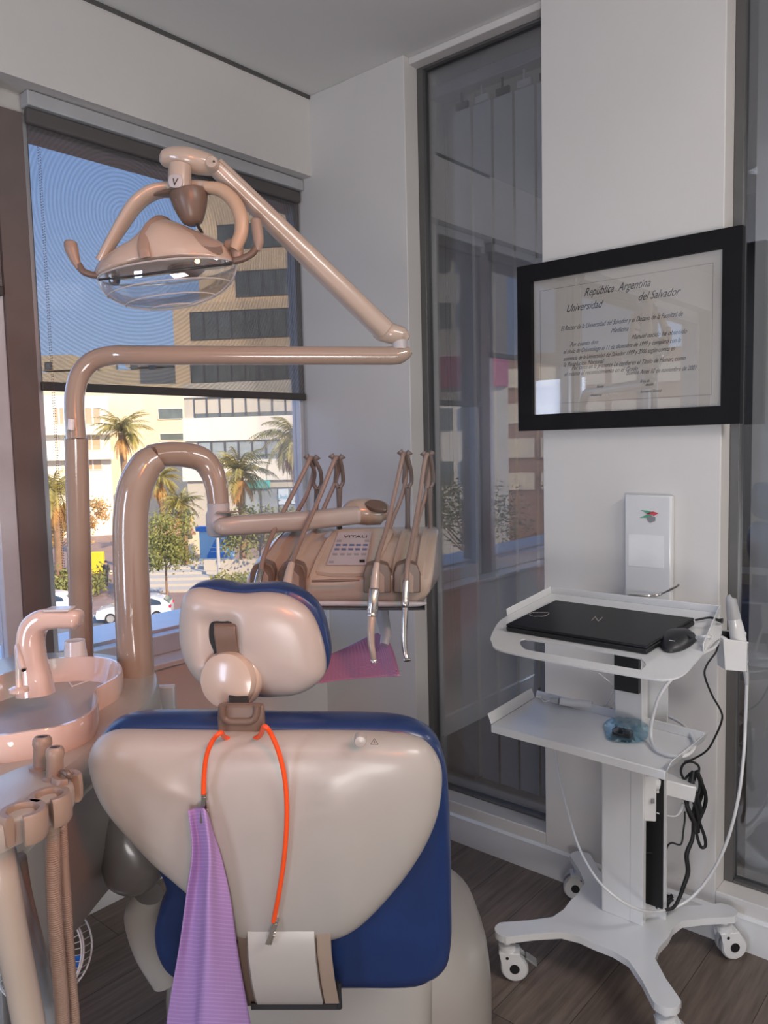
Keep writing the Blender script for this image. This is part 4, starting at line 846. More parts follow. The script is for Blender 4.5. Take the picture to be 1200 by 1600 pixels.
obj('motor', B().lathe(fc-fax*0.08, fax, [(0, 0), (0.035, 0.005), (0.035, 0.05), (0.012, 0.055), (0.012, 0.07), (0, 0.075)]), M['lgrey'], fn)
obj('stand', B().tube([fc-fax*0.06, V((fc.x, fc.y, 0.05))+FH*0.03, V((fc.x, fc.y, 0.01))+FH*0.02], 0.014, seg=14).lathe((fc.x, fc.y, 0), ZZ, [(0.09, 0), (0.09, 0.008), (0.07, 0.02), (0, 0.022)]), M['cartw'], fn)
# ================================================================== rolling laptop cart
ct = thing('rolling_cart', 'white rolling laptop cart on four casters in front of the pillar', 'cart', (-0.91, 2.03, 0))
zb_ = 0.138
# X-shaped base plate from casters pixel footprint
corn = [onz(792, 1452, zb_), onz(908, 1338, zb_), onz(1132, 1422, zb_), onz(1040, 1560, zb_)]
ctr = sum(corn, V((0, 0, 0)))/4
def star(z):
    out = []
    for i, c in enumerate(corn):
        d = c-ctr; L_ = d.length; d.normalize(); s_ = ZZ.cross(d)
        n2 = (corn[(i+1) % 4]-ctr).normalized()
        cyc = 1 if d.cross(n2).z > 0 else -1
        s_ = s_*cyc
        w = 0.034
        end = [d*(L_+w*math.cos(t))+s_*(w*math.sin(t)) for t in [math.radians(a) for a in range(-90, 91, 15)]]
        mid = (d*0.5*L_)
        out += [d*0.55*L_-s_*w*1.05]+end+[d*0.55*L_+s_*w*1.05]
        e = (d+n2); e.normalize()
        out += [e*0.145-d*0.0]
    return [ctr+V((p.x, p.y, z-zb_)) for p in out]
def smooth_ring(r): return cr(r, 2, True)
obj('base', B().loft([smooth_ring(star(zb_-0.02)), smooth_ring(star(zb_))]), M['cartw'], ct, bevel=0.002, angle=50)
# column (hollow C profile, open towards the right) with black rail inside
cl = onz(940, 1422, zb_); cr_ = onz(1000, 1446, zb_)
yc = (cl.y+cr_.y)/2
x0c, x1c = cl.x, cr_.x
dcol = 0.075
b = B(); b.bb(x0c, x1c, yc, yc+0.006, zb_, 0.70); b.bb(x0c, x0c+0.006, yc, yc+dcol, zb_, 0.70); b.bb(x1c-0.03, x1c+0.008, yc-0.001, yc+0.02, zb_, 0.70)
obj('column', b, M['cartw'], ct, bevel=0.002)
obj('column_rail', B().bb(x1c-0.02, x1c+0.038, yc+0.065, yc+0.07, zb_+0.03, 0.68), M['black'], ct, flat=True)
obj('column_back', B().bb(x0c+0.006, x1c+0.045, yc+0.07, yc+0.078, zb_, 0.98), M['cartw'], ct, flat=True)
obj('upper_post', B().bb(x0c+0.03, x1c-0.005, yc+0.02, yc+0.06, 0.66, 1.0), M['cartw'], ct, bevel=0.003)
obj('post_bracket', B().bb(x0c+0.035, x1c-0.01, yc+0.005, yc+0.03, 0.80, 0.99), M['dark'], ct, flat=True)
# lower tray with up-turned rims
zs = 0.705
tq = [onz(768, 1132, zs), onz(1040, 1205, zs), onz(1098, 1158, zs), onz(836, 1090, zs)]
tm = sum(tq, V((0, 0, 0)))/4
b = B().prism([p-ZZ*0.003 for p in tq], ZZ*0.003)
for i, j, hgt in ((0, 3, 0.028), (1, 2, 0.028), (0, 1, -0.022), (3, 2, 0.02)):
    a_, c_ = tq[i], tq[j]; o_ = ((a_+c_)/2-tm); o_.z = 0; o_.normalize()
    b.prism([a_, c_, c_+ZZ*hgt+o_*0.012*(1 if hgt > 0 else 0), a_+ZZ*hgt+o_*0.012*(1 if hgt > 0 else 0)], o_*0.003)
obj('lower_tray', b, M['cartw'], ct, bevel=0.0015)
for q in ((955, 1107), (979, 1112)):
    obj('tray_screw', B().lathe(onz(*q, zs+0.001), ZZ, [(0.004, 0), (0.004, 0.002), (0, 0.0025)], seg=12), M['grey'], ct)
# upper tilted desk with slot handle in the front lip
dk = PL(V((-0.9, 1.68, 0.975)), XX, V((0, 1, 0.17)))
lipo = [(768, 1003), (775, 1010), (790, 1018), (1030, 1062), (1060, 1060), (1080, 1050), (1098, 1030)]
out2 = [(793, 962), (779, 972), (768, 992), (768, 1003), (785, 1017), (900, 1040), (1010, 1059), (1045, 1061), (1068, 1053), (1085, 1036), (1112, 1005), (1126, 992), (1128, 980)]
deskpts = [dk.hit(x, y) for x, y in out2]+[dk.hit(1124, 958), dk.hit(862, 927)]
# build desk as top face with slot cut: bmesh boolean-free by bridging outline and slot
slotc = [(812, 1003), (818, 998), (840, 1001), (985, 1025), (1003, 1031), (1009, 1038), (1003, 1045), (985, 1044), (838, 1018), (818, 1012)]
inner = [dk.hit(x, y) for x, y in slotc]
bm = bmesh.new()
def edge_loop(pts):
    vs_ = [bm.verts.new(p-V(ct.location)) for p in pts]
    return [bm.edges.new((vs_[i], vs_[(i+1) % len(vs_)])) for i in range(len(vs_))]
es = edge_loop(cr(deskpts[:13], 4)+deskpts[13:])+edge_loop(cr(inner, 5, True))
bmesh.ops.triangle_fill(bm, use_beauty=True, use_dissolve=False, edges=es)
me = bpy.data.meshes.new('desk'); bm.to_mesh(me); bm.free(); me.materials.append(M['cartw'])
dko = bpy.data.objects.new('desk', me); COL.objects.link(dko); dko.parent = ct; ORG[dko.name] = V(ct.location)
md = dko.modifiers.new('solid', 'SOLIDIFY'); md.thickness = 0.004; md.offset = -1
b = B()
for side in (0, 1):
    if side == 0: a_, c_ = dk.hit(793, 962), dk.hit(862, 927)
    else: a_, c_ = dk.hit(1098, 1018), dk.hit(1124, 958)
    b.prism([a_, c_, c_+dk.n*0.022, a_+dk.n*0.020], XX*0.003*(1 if side else -1))
a_, c_ = dk.hit(862, 927), dk.hit(1124, 958); print('desk back', a_, c_); b.prism([a_, c_, c_+dk.n*0.02, a_+dk.n*0.02], YY*0.003)
obj('desk_rim', b, M['cartw'], ct, bevel=0.001)
def caster(p, ang, brake):
    c = V((p.x, p.y, 0)); f = Matrix.Rotation(math.radians(ang), 3, 'Z') @ RT0; s_ = ZZ.cross(f)
    cs_ = obj('caster', B().lathe(c+ZZ*0.080, ZZ, [(0.010, 0), (0.024, 0.0), (0.024, 0.014), (0.010, 0.017), (0.010, zb_-0.080-0.012)], seg=20), M['cartw'], ct)
    wc = c+f*0.020+ZZ*0.038
    for sd in (-1, 1):
        obj('caster_wheel', B().lathe(wc+s_*sd*0.008, s_*sd, [(0, 0), (0.038, 0), (0.038, 0.012), (0.034, 0.014), (0, 0.014)], seg=32), M['lgrey'], cs_)
        obj('wheel_cover', B().lathe(wc+s_*sd*0.022, s_*sd, [(0.034, -0.002), (0.034, 0.002), (0.014, 0.003), (0.014, 0.0)], seg=32).prism([c-f*0.022+s_*sd*0.0215+ZZ*0.080, c+f*0.034+s_*sd*0.0215+ZZ*0.080, c+f*0.053+s_*sd*0.0215+ZZ*0.045, c-f*0.013+s_*sd*0.0215+ZZ*0.036], s_*sd*0.0025), M['cartw'], cs_)
        obj('wheel_hub', B().lathe(wc+s_*sd*0.0245, s_*sd, [(0.0135, 0), (0.0135, 0.0015), (0, 0.0015)], seg=20).lathe(c+f*0.0+ZZ*0.068+s_*sd*0.0235, s_*sd, [(0.0045, 0), (0.0045, 0.0012), (0, 0.0012)], seg=14), M['black'], cs_)
    obj('fork_bridge', B().box(c+f*0.006+ZZ*0.079, (0.058, 0.046, 0.006), u=f), M['cartw'], cs_, bevel=0.002)
    if brake: obj('brake_lever', B().box(c+f*0.066+ZZ*0.055, (0.036, 0.032, 0.005), u=(f-ZZ*0.7).normalized(), w=(ZZ+f*0.7).normalized()), M['grey'], cs_, bevel=0.0015)
caster(corn[0], -8, True); caster(corn[2], 5, False); caster(corn[3], -3, False); caster(corn[1], 170, False)

# laptop
lt = thing('laptop', 'closed black laptop with a sticker on its lid, on top of the white cart', 'laptop', dk.P(0, 0.2))
lq = [(790, 975), (1010, 1010), (1085, 965), (868, 937)]
LQ = [dk.hit(x, y, 0.022) for x, y in lq]
obj('base_half', B().prism([p-dk.n*0.020 for p in LQ], dk.n*0.012), M['black'], lt, bevel=0.002)
lid = obj('lid', B().prism([p-dk.n*0.0075 for p in LQ], dk.n*0.0075), mat('laptop_lid', (0.010, 0.010, 0.012), 0.32, var=0.05, spec=0.25), lt, bevel=0.003)
def onlid(x, y): return dk.hit(x, y, 0.0225)
b = B()
for pts in (((924, 970), (930, 964)), ((930, 964), (935, 971)), ((935, 971), (941, 965))):
    b.tube([onlid(*pts[0]), onlid(*pts[1])], 0.0012, seg=6)
obj('logo', b, M['chrome'], lid)
spx = [(827, 960), (833, 957), (845, 957), (857, 957), (855, 961), (849, 963), (841, 963), (833, 963)]
obj('sticker', B().tube([onlid(*p) for p in spx], 0.0010, seg=6, closed=True), M['chrome'], lid)
# mouse
ms = thing('computer_mouse', 'black computer mouse beside the laptop on the cart', 'mouse', dk.hit(1056, 1006))
mp_ = [(1030, 1008), (1033, 998), (1045, 992), (1064, 990), (1080, 991), (1089, 998), (1085, 1006), (1070, 1016), (1050, 1021), (1036, 1018)]
obj('mouse_body', B().pillow(dk, mp_, [(0.05, 0.030), (0.4, 0.028), (0.7, 0.022), (0.9, 0.013), (1.0, 0.004), (0.98, 0.001), (0.1, 0.001)], smooth=5), M['dark'], ms, angle=60)
obj('scroll_wheel', B().tube([dk.hit(1072, 993, 0.021), dk.hit(1080, 997, 0.018)], 0.0035, seg=10), M['black'], ms)
obj('mouse_logo', B().box(dk.hit(1050, 1001, 0.0305), (0.014, 0.003, 0.0006), u=XX, w=dk.n), M['lgrey'], ms, flat=True)
# scanner in its holder, right of the cart
sd = 2.12
hold = thing('scanner_holder', 'white open scanner holder clipped to the right side of the cart', 'holder', D(1153, 1045, sd))
u2 = RT0
obj('cup', B().prism([D(x, y, sd) for x, y in ((1130, 998), (1170, 1003), (1168, 1050), (1133, 1047))], FH*0.004).prism([D(x, y, sd)+FH*0.05 for x, y in ((1136, 990), (1180, 995), (1177, 1044), (1138, 1042))], FH*0.004).prism([D(1130, 998, sd), D(1133, 1047, sd), D(1133, 1047, sd)+FH*0.05, D(1130, 998, sd)+FH*0.05], RT0*0.003), M['cartw'], hold, bevel=0.0015)
obj('holder_lining', B().prism([D(x, y, sd)+FH*0.046 for x, y in ((1140, 992), (1175, 997), (1174, 1036), (1142, 1040))], FH*0.003).prism([D(1168, 1005, sd), D(1175, 1000, sd)+FH*0.045, D(1172, 1040, sd)+FH*0.045, D(1166, 1050, sd)], RT0*0.002), M['black'], hold, flat=True)
obj('mount', B().tube([D(1118, 998, sd+0.03), D(1128, 1000, sd+0.03), D(1134, 1004, sd+0.03)], 0.012, seg=12), M['cartw'], hold)
sc_ = thing('intraoral_scanner', 'white and grey handheld scanner standing in the white holder', 'scanner', D(1150, 1000, sd+0.04))
obj('scanner_body', B().tube([D(1158, 1035, sd+0.025), D(1155, 1010, sd+0.025), D(1151, 985, sd+0.03), D(1147, 966, sd+0.03)], [0.018, 0.0215, 0.020, 0.017], seg=20), M['cartw'], sc_)
obj('scanner_tip', B().tube([D(1147, 967, sd+0.03), D(1144, 950, sd+0.03), D(1142, 936, sd+0.03), D(1142, 934, sd+0.03)], [0.0175, 0.0155, 0.013, 0.009], seg=20, power=0.8), M['lgrey'], sc_)
obj('strain_relief', B().tube([D(1164, 1040, sd+0.02), D(1166, 1056, sd+0.02), D(1167, 1070, sd+0.02)], [0.008, 0.007, 0.005], seg=12), M['lgrey'], sc_)
obj('cable', B().tube([D(1167, 1068, sd+0.02), D(1165, 1120, sd+0.04), D(1162, 1180, sd+0.04), D(1153, 1250, sd+0.04), D(1134, 1320, sd+0.06), D(1105, 1375, sd+0.09), D(1070, 1410, sd+0.10), D(1030, 1424, sd+0.06), D(995, 1420, sd-0.02), D(960, 1400, sd-0.04), D(930, 1370, sd), D(905, 1325, sd+0.1), D(888, 1270, sd+0.2), D(873, 1210, sd+0.3), D(866, 1160, sd+0.38), D(864, 1150, sd+0.4)], [0.0045]*7+[0.0038]*5+[0.003]*4, seg=10), M['cartw'], sc_)
# thick white cable looping from desk to the lower tray
tag(obj('white_cable', B().tube([dk.hit(1085, 997, 0.006), dk.hit(1108, 995, 0.01), D(1122, 999, 2.12), D(1115, 1012, 2.08), D(1090, 1026, 2.04), D(1055, 1055, 2.02), D(1032, 1085, 2.02), D(1020, 1120, 2.04), D(1017, 1150, 2.05)]+[onz(x, y, zs+0.008) for x, y in ((1024, 1170), (1045, 1180), (1070, 1181), (1084, 1170), (1084, 1155), (1070, 1135), (1050, 1122), (1030, 1116), (1012, 1110))], [0.0045]*18, seg=10), M['cartw'], None, origin=D(1122, 999, 2.12)), 'thick white cable looping from the laptop desk down onto the lower tray', 'cable')
tag(obj('black_cable', B().tube([D(1122, 1008, 2.14), D(1118, 1020, 2.12), D(1105, 1038, 2.12), D(1101, 1055, 2.12), D(1112, 1085, 2.13), D(1126, 1110, 2.13), D(1128, 1125, 2.14), D(1118, 1150, 2.16), D(1105, 1172, 2.18), D(1085, 1185, 2.2), D(1070, 1190, 2.2)], 0.0028, seg=8), M['black'], None, origin=D(1122, 1008, 2.14)), 'thin black cable hanging from the cart desk to the cable bundle', 'cable')
tag(obj('power_lead', B().tube([dk.hit(1086, 969, 0.01), dk.hit(1096, 967, 0.012), dk.hit(1110, 965, 0.012), dk.hit(1122, 969, 0.012), dk.hit(1129, 970, 0.012)], [0.0028, 0.0028, 0.0028, 0.004, 0.007], seg=10), M['black'], None, origin=dk.hit(1086, 969, 0.01)), 'short black lead with round plug behind the laptop', 'cord')
# lower tray things
ad = thing('white_adapter', 'white cylindrical cable adapter lying on the lower cart tray', 'adapter', onz(890, 1094, zs+0.01))
za = zs+0.014
obj('adapter_body', B().tube([onz(876, 1096, za), onz(900, 1099, za), onz(925, 1102, za)], [0.012, 0.0125, 0.012], seg=18), M['cartw'], ad, angle=60)
obj('adapter_cap', B().tube([onz(860, 1094, za), onz(873, 1096, za)], [0.008, 0.0105], seg=16), M['lgrey'], ad)
b = B().tube([onz(925, 1102, za), onz(940, 1102, za), onz(955, 1102, za), onz(963, 1088, za+.02), D(956, 1070, 2.3), D(943, 1058, 2.3), D(935, 1052, 2.3)], 0.002, seg=8)
b.tube([onz(938, 1104, za), onz(948, 1100, za), D(956, 1082, 2.3), D(962, 1068, 2.3), D(972, 1060, 2.3)], 0.002, seg=8)
b.tube([onz(860, 1094, za), onz(850, 1096, za-.006), onz(846, 1090, za-.006), onz(838, 1088, za)], 0.002, seg=8)
obj('adapter_cable', b, M['cartw'], ad)
bg_ = thing('sealed_pouch', 'clear blue plastic pouch with a small black sensor inside on the lower tray', 'pouch', onz(972, 1148, zs))
M['bag'] = glass('blue_film', 0.12, tint=(0.72, 0.90, 0.97))
bo = [(944, 1130), (962, 1124), (985, 1127), (1010, 1130), (1012, 1152), (1000, 1160), (975, 1161), (950, 1156), (946, 1145)]
pz_ = PL(V((0, 0, zs+0.002)), XX, YY)
bgb = B().pillow(pz_, bo, [(0.05, 0.024), (0.3, 0.022), (0.55, 0.020), (0.75, 0.014), (0.9, 0.006), (1.0, 0.002), (0.9, 0.0), (0.05, 0.0)], smooth=4, disp=lambda a, b_, s: 0.006*math.sin(a*130)*math.cos(b_*150+a*60)*s*(1.05-s)*4)
obj('film', bgb, M['bag'], bg_, angle=20)
obj('sensor', B().box(onz(973, 1144, zs+0.010), (0.052, 0.028, 0.016)), M['black'], bg_, bevel=0.004)
# adapters on the column
dc = 2.22
pwr = thing('power_adapter', 'white power brick plugged in at the column below the lower tray', 'adapter', D(1050, 1232, dc))
bx = D(1052, 1228, dc)
obj('brick', B().box(bx, (0.115, 0.06, 0.045), u=(RT0*0.93-ZZ*0.16-FH*0.3).normalized(), w=(ZZ+RT0*0.15).normalized()), M['cartw'], pwr, bevel=0.004)
obj('plug_collar', B().tube([D(1016, 1222, dc-0.01), D(1028, 1225, dc-0.01)], [0.021, 0.019], seg=20), M['cartw'], pwr)
obj('thin_cable', B().tube([D(1026, 1270, dc-0.01), D(1040, 1274, dc-0.01), D(1056, 1275, dc), D(1064, 1266, dc), D(1068, 1256, dc)], [0.002, 0.002, 0.002, 0.005, 0.006], seg=8), M['cartw'], pwr)
po = thing('power_outlet_box', 'white outlet box fixed on the side of the cart column', 'outlet', D(1008, 1240, dc-0.02))
obj('outlet_body', B().box(D(1010, 1242, dc-0.02), (0.046, 0.05, 0.13), u=(RT0-FH*0.2).normalized()), M['cartw'], po, bevel=0.003)
obj('socket_mark', B().box(D(1020, 1252, dc-0.052), (0.009, 0.002, 0.012), u=RT0), M['grey'], po, flat=True)
# black cable bundle
tied = thing('cable_bundle', 'tied bundle of black cables hanging beside the white power brick', 'cable', D(1085, 1250, dc))
b = B()
random.seed(3)
for i in range(9):
    ph = random.random()*6.28; pts = []
    for k_ in range(9):
        t_ = k_/8; yy_ = 1205+95*t_; w_ = 3+13*math.sin(math.pi*min(1, t_*1.15))
        pts.append(D(1086+2*t_+w_*math.cos(ph+t_*2.2), yy_, dc+0.02*math.sin(ph+t_*3)))
    b.tube(pts, 0.0055, seg=8, n=4)
obj('bundle', b, M['black'], tied)
b = B().tube([D(*p) for p in ((1090, 1215, dc), (1092, 1198, dc), (1080, 1190, dc), (1068, 1194, dc), (1064, 1206, dc), (1069, 1217, dc), (1075, 1212, dc), (1080, 1208, dc), (1086, 1214, dc))], 0.0035, seg=8)
b.tube([D(*p) for p in ((1087, 1280, dc), (1089, 1305, dc), (1095, 1323, dc), (1102, 1322, dc), (1101, 1308, dc), (1094, 1288, dc), (1090, 1275, dc))], 0.0045, seg=8)
obj('loop', b, M['black'], tied)
obj('hanging_cord', B().tube([D(*p) for p in ((1083, 1285, dc), (1082, 1310, dc), (1073, 1335, dc), (1075, 1362, dc), (1068, 1385, dc), (1061, 1404, dc), (1052, 1418, dc-.02), (1040, 1422, dc-.03))], [0.0045, 0.0055, 0.0065, 0.0065, 0.006, 0.005, 0.0045, 0.0045], seg=10), M['black'], tied)
obj('hanging_cord', B().tube([D(*p) for p in ((1070, 1268, dc), (1070, 1280, dc), (1068, 1296, dc), (1064, 1319, dc), (1050, 1317, dc), (1043, 1322, dc), (1038, 1336, dc), (1025, 1333, dc+.01), (1008, 1332, dc+.02))], 0.0026, seg=8), M['black'], tied)
pile = B()
for i in range(14):
    a_ = random.random()*6.28; p0 = onz(1018, 1408, zb_+0.008)+V((random.uniform(-.03, .045), random.uniform(-.02, .02), 0))
    pile.tube([p0, p0+V((0.02*math.cos(a_), 0.02*math.sin(a_), 0.02*random.random())), p0+V((0.035*math.cos(a_+.6), 0.035*math.sin(a_+.6), 0.03*random.random()))], 0.006, seg=7, n=4)
tag(obj('cable_pile', pile, M['black'], None, origin=onz(1018, 1408, zb_)), 'small heap of black cables lying on the cart base beside the column', 'cable', kind='stuff')
# ================================================================== outdoors (street level is 8.5 m below the room floor)
G = -8.5
M['render1'] = mat('cream_render', (0.78, 0.66, 0.46), 0.85, var=0.06, scale=0.4)
M['render2'] = mat('white_render', (0.84, 0.78, 0.64), 0.8, var=0.04, scale=0.4)
M['tower'] = mat('tower_cladding', (0.85, 0.66, 0.44), 0.8, var=0.10, scale=0.3)
M['brownb'] = mat('brown_brick_render', (0.38, 0.22, 0.14), 0.85, var=0.1, scale=0.5)
M['wglass'] = mat('window_glass_dark', (0.13, 0.15, 0.14), 0.15, var=0.2, scale=0.6, coat=0.3)
M['wshade'] = mat('window_shade', (0.55, 0.50, 0.40), 0.7, var=0.05)
M['shop'] = mat('shop_glass', (0.30, 0.34, 0.34), 0.2, var=0.2, scale=0.8)
M['pink'] = mat('magenta_panel', (0.62, 0.12, 0.24), 0.6)
M['pave'] = mat('brick_paving', (0.30, 0.20, 0.165), 0.85, var=0.12, scale=1.5)
M['asph'] = mat('asphalt', (0.17, 0.165, 0.16), 0.9, var=0.1, scale=1)
M['kerb'] = mat('pale_kerb', (0.50, 0.46, 0.40), 0.8)
M['grass'] = mat('lawn', (0.16, 0.20, 0.05), 0.9, var=0.25, scale=2)
struct('ground', B().bb(-420, 60, -260, 420, G-0.5, G), M['pave'], flat=True)
u_st = (onz(300, 960, G)-onz(60, 965, G)); u_st.z = 0; u_st.normalize(); n_st = ZZ.cross(u_st)
if n_st.dot(FH) < 0: n_st = -n_st
r0 = onz(170, 1000, G)
b = B().prism([r0-u_st*90-n_st*9, r0+u_st*90-n_st*9, r0+u_st*90+n_st*5.5, r0-u_st*90+n_st*5.5], ZZ*0.03)
tag(obj('road', b, M['asph'], None, origin=r0, flat=True), kind='structure')
r1 = r0+n_st*5.5
tag(obj('kerb', B().prism([r1-u_st*90, r1+u_st*90, r1+u_st*90+n_st*0.4, r1-u_st*90+n_st*0.4], ZZ*0.15), M['kerb'], None, origin=r1, flat=True), kind='structure')
g0 = onz(90, 925, G)
tag(obj('lawn', B().prism([g0-u_st*16-n_st*4, g0+u_st*3-n_st*4, g0+u_st*2+n_st*5, g0-u_st*16+n_st*5], ZZ*0.06), M['grass'], None, origin=g0, flat=True), kind='structure')

class FA:
    """facade frame: origin at street level, s along the facade, z up"""
    def __init__(s, xl, dl, xr, dr):
        a = D(xl, 800, dl); b_ = D(xr, 800, dr); a.z = b_.z = 0
        s.a = a; s.u = (b_-a).normalized(); s.L = (b_-a).length; s.n = s.u.cross(ZZ)   # n towards the viewer
        if s.n.dot(FH) > 0: s.n = -s.n
    def sz(s, x, y):
        r = ray(x, y); t = (s.a-CAM).dot(s.n)/r.dot(s.n); p = CAM+r*t; return (p-s.a).dot(s.u), p.z
    def P(s, q, z, h=0): return s.a+s.u*q+ZZ*z+s.n*h
    def slab(s, b, q0, q1, z0, z1, h0, h1): return b.prism([s.P(q0, z0, h0), s.P(q1, z0, h0), s.P(q1, z1, h0), s.P(q0, z1, h0)], s.n*(h1-h0))
def win(fa, parent, x0, y0, x1, y1, n=1, gm=None, shade=False, frame=None, h=0.0):
    q0, z1 = fa.sz(x0, y0); q1, z0 = fa.sz(x1, y1); w = (q1-q0)/n
    for i in range(n):
        a, c = q0+w*i, q0+w*(i+1); t = 0.09
        b = B()
        for r in ((a, c, z0, z0+t), (a, c, z1-t, z1), (a, a+t, z0+t, z1-t), (c-t, c, z0+t, z1-t)): fa.slab(b, r[0], r[1], r[2], r[3], h+0.02, h+0.12)
        f = obj('window', b, frame or M['dframe'], parent, flat=True)
        obj('pane', fa.slab(B(), a+t, c-t, z0+t, z1-t, h+0.03, h+0.05), gm or M['wglass'], f, flat=True)
        if shade: obj('shade', fa.slab(B(), a+t, c-t, z0+(z1-z0)*0.42, z1-t, h+0.055, h+0.07), M['wshade'], f, flat=True)
def block(fa, parent, q0, q1, z0, z1, depth, mt, nm='wall', h=0.0):
    return obj(nm, fa.slab(B(), q0, q1, z0, z1, -depth, h), mt, parent, flat=True)
# tower, right of view
t1 = thing('office_tower', 'tall tan office tower with ribbon windows seen through the blind', 'building', D(400, 800, 110))
f1 = FA(326, 112, 640, 108)
block(f1, t1, 0, f1.L, G, 46, 16, M['tower'])
q_, z_ = f1.sz(284, 476)
f1b = FA(284, 108, 640, 104)
block(f1b, t1, 0, f1b.L, G, f1b.sz(300, 474)[1], 6, M['tower'], 'lower_wing')
for y0, y1, x0 in ((424, 454, 368), (488, 520, 297), (570, 590, 298)):
    win(f1b if x0 < 300 else f1, t1, x0, y0, 560, y1+1, 12 if x0 < 300 else 9)
win(f1, t1, 340, 352, 560, 378, 10)

# far roofline behind the screen, cream block, ribbon-window block
t0 = thing('apartment_block', 'low cream apartment block behind the palms, far left, with rooftop rooms', 'building', D(180, 836, 130))
f0 = FA(20, 132, 330, 128)
block(f0, t0, 0, f0.L, G, f0.sz(180, 578)[1], 10, M['render1'])
for (x0, x1, y) in ((60, 110, 556), (120, 150, 562), (196, 250, 550), (262, 300, 562)):
    q0, z1 = f0.sz(x0, y); q1, _ = f0.sz(x1, y); block(f0, t0, q0, q1, 15, z1, 8, M['render1'], 'rooftop_room')
for x in (70, 204, 232): win(f0, t0, x, 566, x+12, 577)
t2 = thing('apartment_block', 'cream apartment block with loggia windows behind the tallest palm', 'building', D(110, 800, 92))
f2 = FA(40, 90, 178, 94)
block(f2, t2, 0, f2.L, G, f2.sz(100, 618)[1], 3, M['render2'])
for (x0, y0, x1, y1) in ((83, 637, 101, 664), (131, 637, 158, 664), (86, 679, 95, 704), (128, 679, 158, 704), (96, 718, 100, 732), (130, 718, 160, 734)):
    win(f2, t2, x0, y0, x1, y1, 2, gm=mat('warm_glass', (0.50, 0.36, 0.24), 0.2) if 'warm_glass' not in bpy.data.materials else bpy.data.materials['warm_glass'], frame=M['render2'])
for y in (668, 708): q0, z_ = f2.sz(60, y); q1, _ = f2.sz(176, y); block(f2, t2, q0, q1, z_-0.9, z_, 0, M['render2'], 'balcony', h=1.1)
t3 = thing('apartment_block', 'pale block with small windows between the palm and the ribbon-window building', 'building', D(240, 800, 100))
f3 = FA(172, 98, 300, 100)
block(f3, t3, 0, f3.L, G, f3.sz(240, 600)[1], 3, M['render1'])
for (x0, y0, x1, y1) in ((246, 638, 287, 655), (249, 677, 289, 688), (262, 792, 273, 805), (262, 812, 273, 818), (236, 735, 252, 750)): win(f3, t3, x0, y0, x1, y1, 1, frame=M['render2'])
t4 = thing('office_block', 'long white office building with ribbon windows above street shops', 'building', D(400, 800, 82))
f4 = FA(286, 82, 640, 78)
def b4(y0, y1, mt, nm, h=0.0, dep=14, x0=286):
    q0, z1 = f4.sz(x0, y0); _, z0 = f4.sz(x0, y1); return block(f4, t4, max(q0, 0), f4.L, z0, z1, dep, mt, nm, h)
b4(600, 836, M['wshade'], 'wall')
b4(600, 622, M['render2'], 'parapet', 0.2); b4(654, 690, M['render2'], 'fascia', 0.2); b4(720, 752, M['render2'], 'fascia', 0.3)
win(f4, t4, 303, 623, 640, 654, 16, shade=True, gm=M['wglass'])
win(f4, t4, 310, 690, 640, 720, 15, gm=M['shop'], h=0.05)
win(f4, t4, 380, 762, 640, 812, 9, gm=M['shop'], h=0.1)
q0, z1 = f4.sz(390, 751); q1, z0 = f4.sz(424, 762)
sg = obj('teal_sign', f4.slab(B(), q0, q1, z0, z1, 0.32, 0.5), mat('teal_sign_paint', (0.10, 0.52, 0.46), 0.5), t4, flat=True)
q0, z1 = f4.sz(436, 764); q1, z0 = f4.sz(452, 788)
pn_ = obj('shop_poster', f4.slab(B(), q0, q1, z0, z1, 0.2, 0.3), mat('poster_white', (0.6, 0.7, 0.74), 0.6), t4, flat=True)
text('lettering', 'Unila', f4.P((q0+q1)/2, (z0+z1)/2-0.2, 0.32), f4.u, ZZ, 0.62, mat('sign_blue', (0.05, 0.30, 0.45), 0.6), pn_)
q0, z1 = f4.sz(456, 764); q1, z0 = f4.sz(468, 787)
obj('shop_poster', f4.slab(B(), q0, q1, z0, z1, 0.2, 0.3), bpy.data.materials['poster_white'], t4, flat=True)
# small street-side house with pitched roof (behind the green tree)
t5 = thing('kiosk_building', 'low cream kiosk with terracotta roof behind the small green tree', 'building', D(262, 845, 72))
f5 = FA(236, 72, 300, 72)
q0, z1 = f5.sz(238, 836); q1, z0 = f5.sz(302, 880)
block(f5, t5, q0, q1, G, z1, 4, M['render1'])
obj('roof', B().prism([f5.P(q0-.5, z1, 0.6), f5.P(q1+.5, z1, 0.6), f5.P((q0+q1)/2+1, z1+1.2, -1.6), f5.P((q0+q1)/2-1, z1+1.2, -1.6)], ZZ*0.15), mat('terracotta', (0.50, 0.25, 0.14), 0.8), t5, flat=True)
obj('yellow_sign', f5.slab(B(), f5.sz(249, 840)[0], f5.sz(264, 840)[0], f5.sz(249, 846)[1], f5.sz(249, 839)[1], 0.6, 0.7), mat('yellow_paint', (0.75, 0.62, 0.03), 0.5), t5, flat=True)
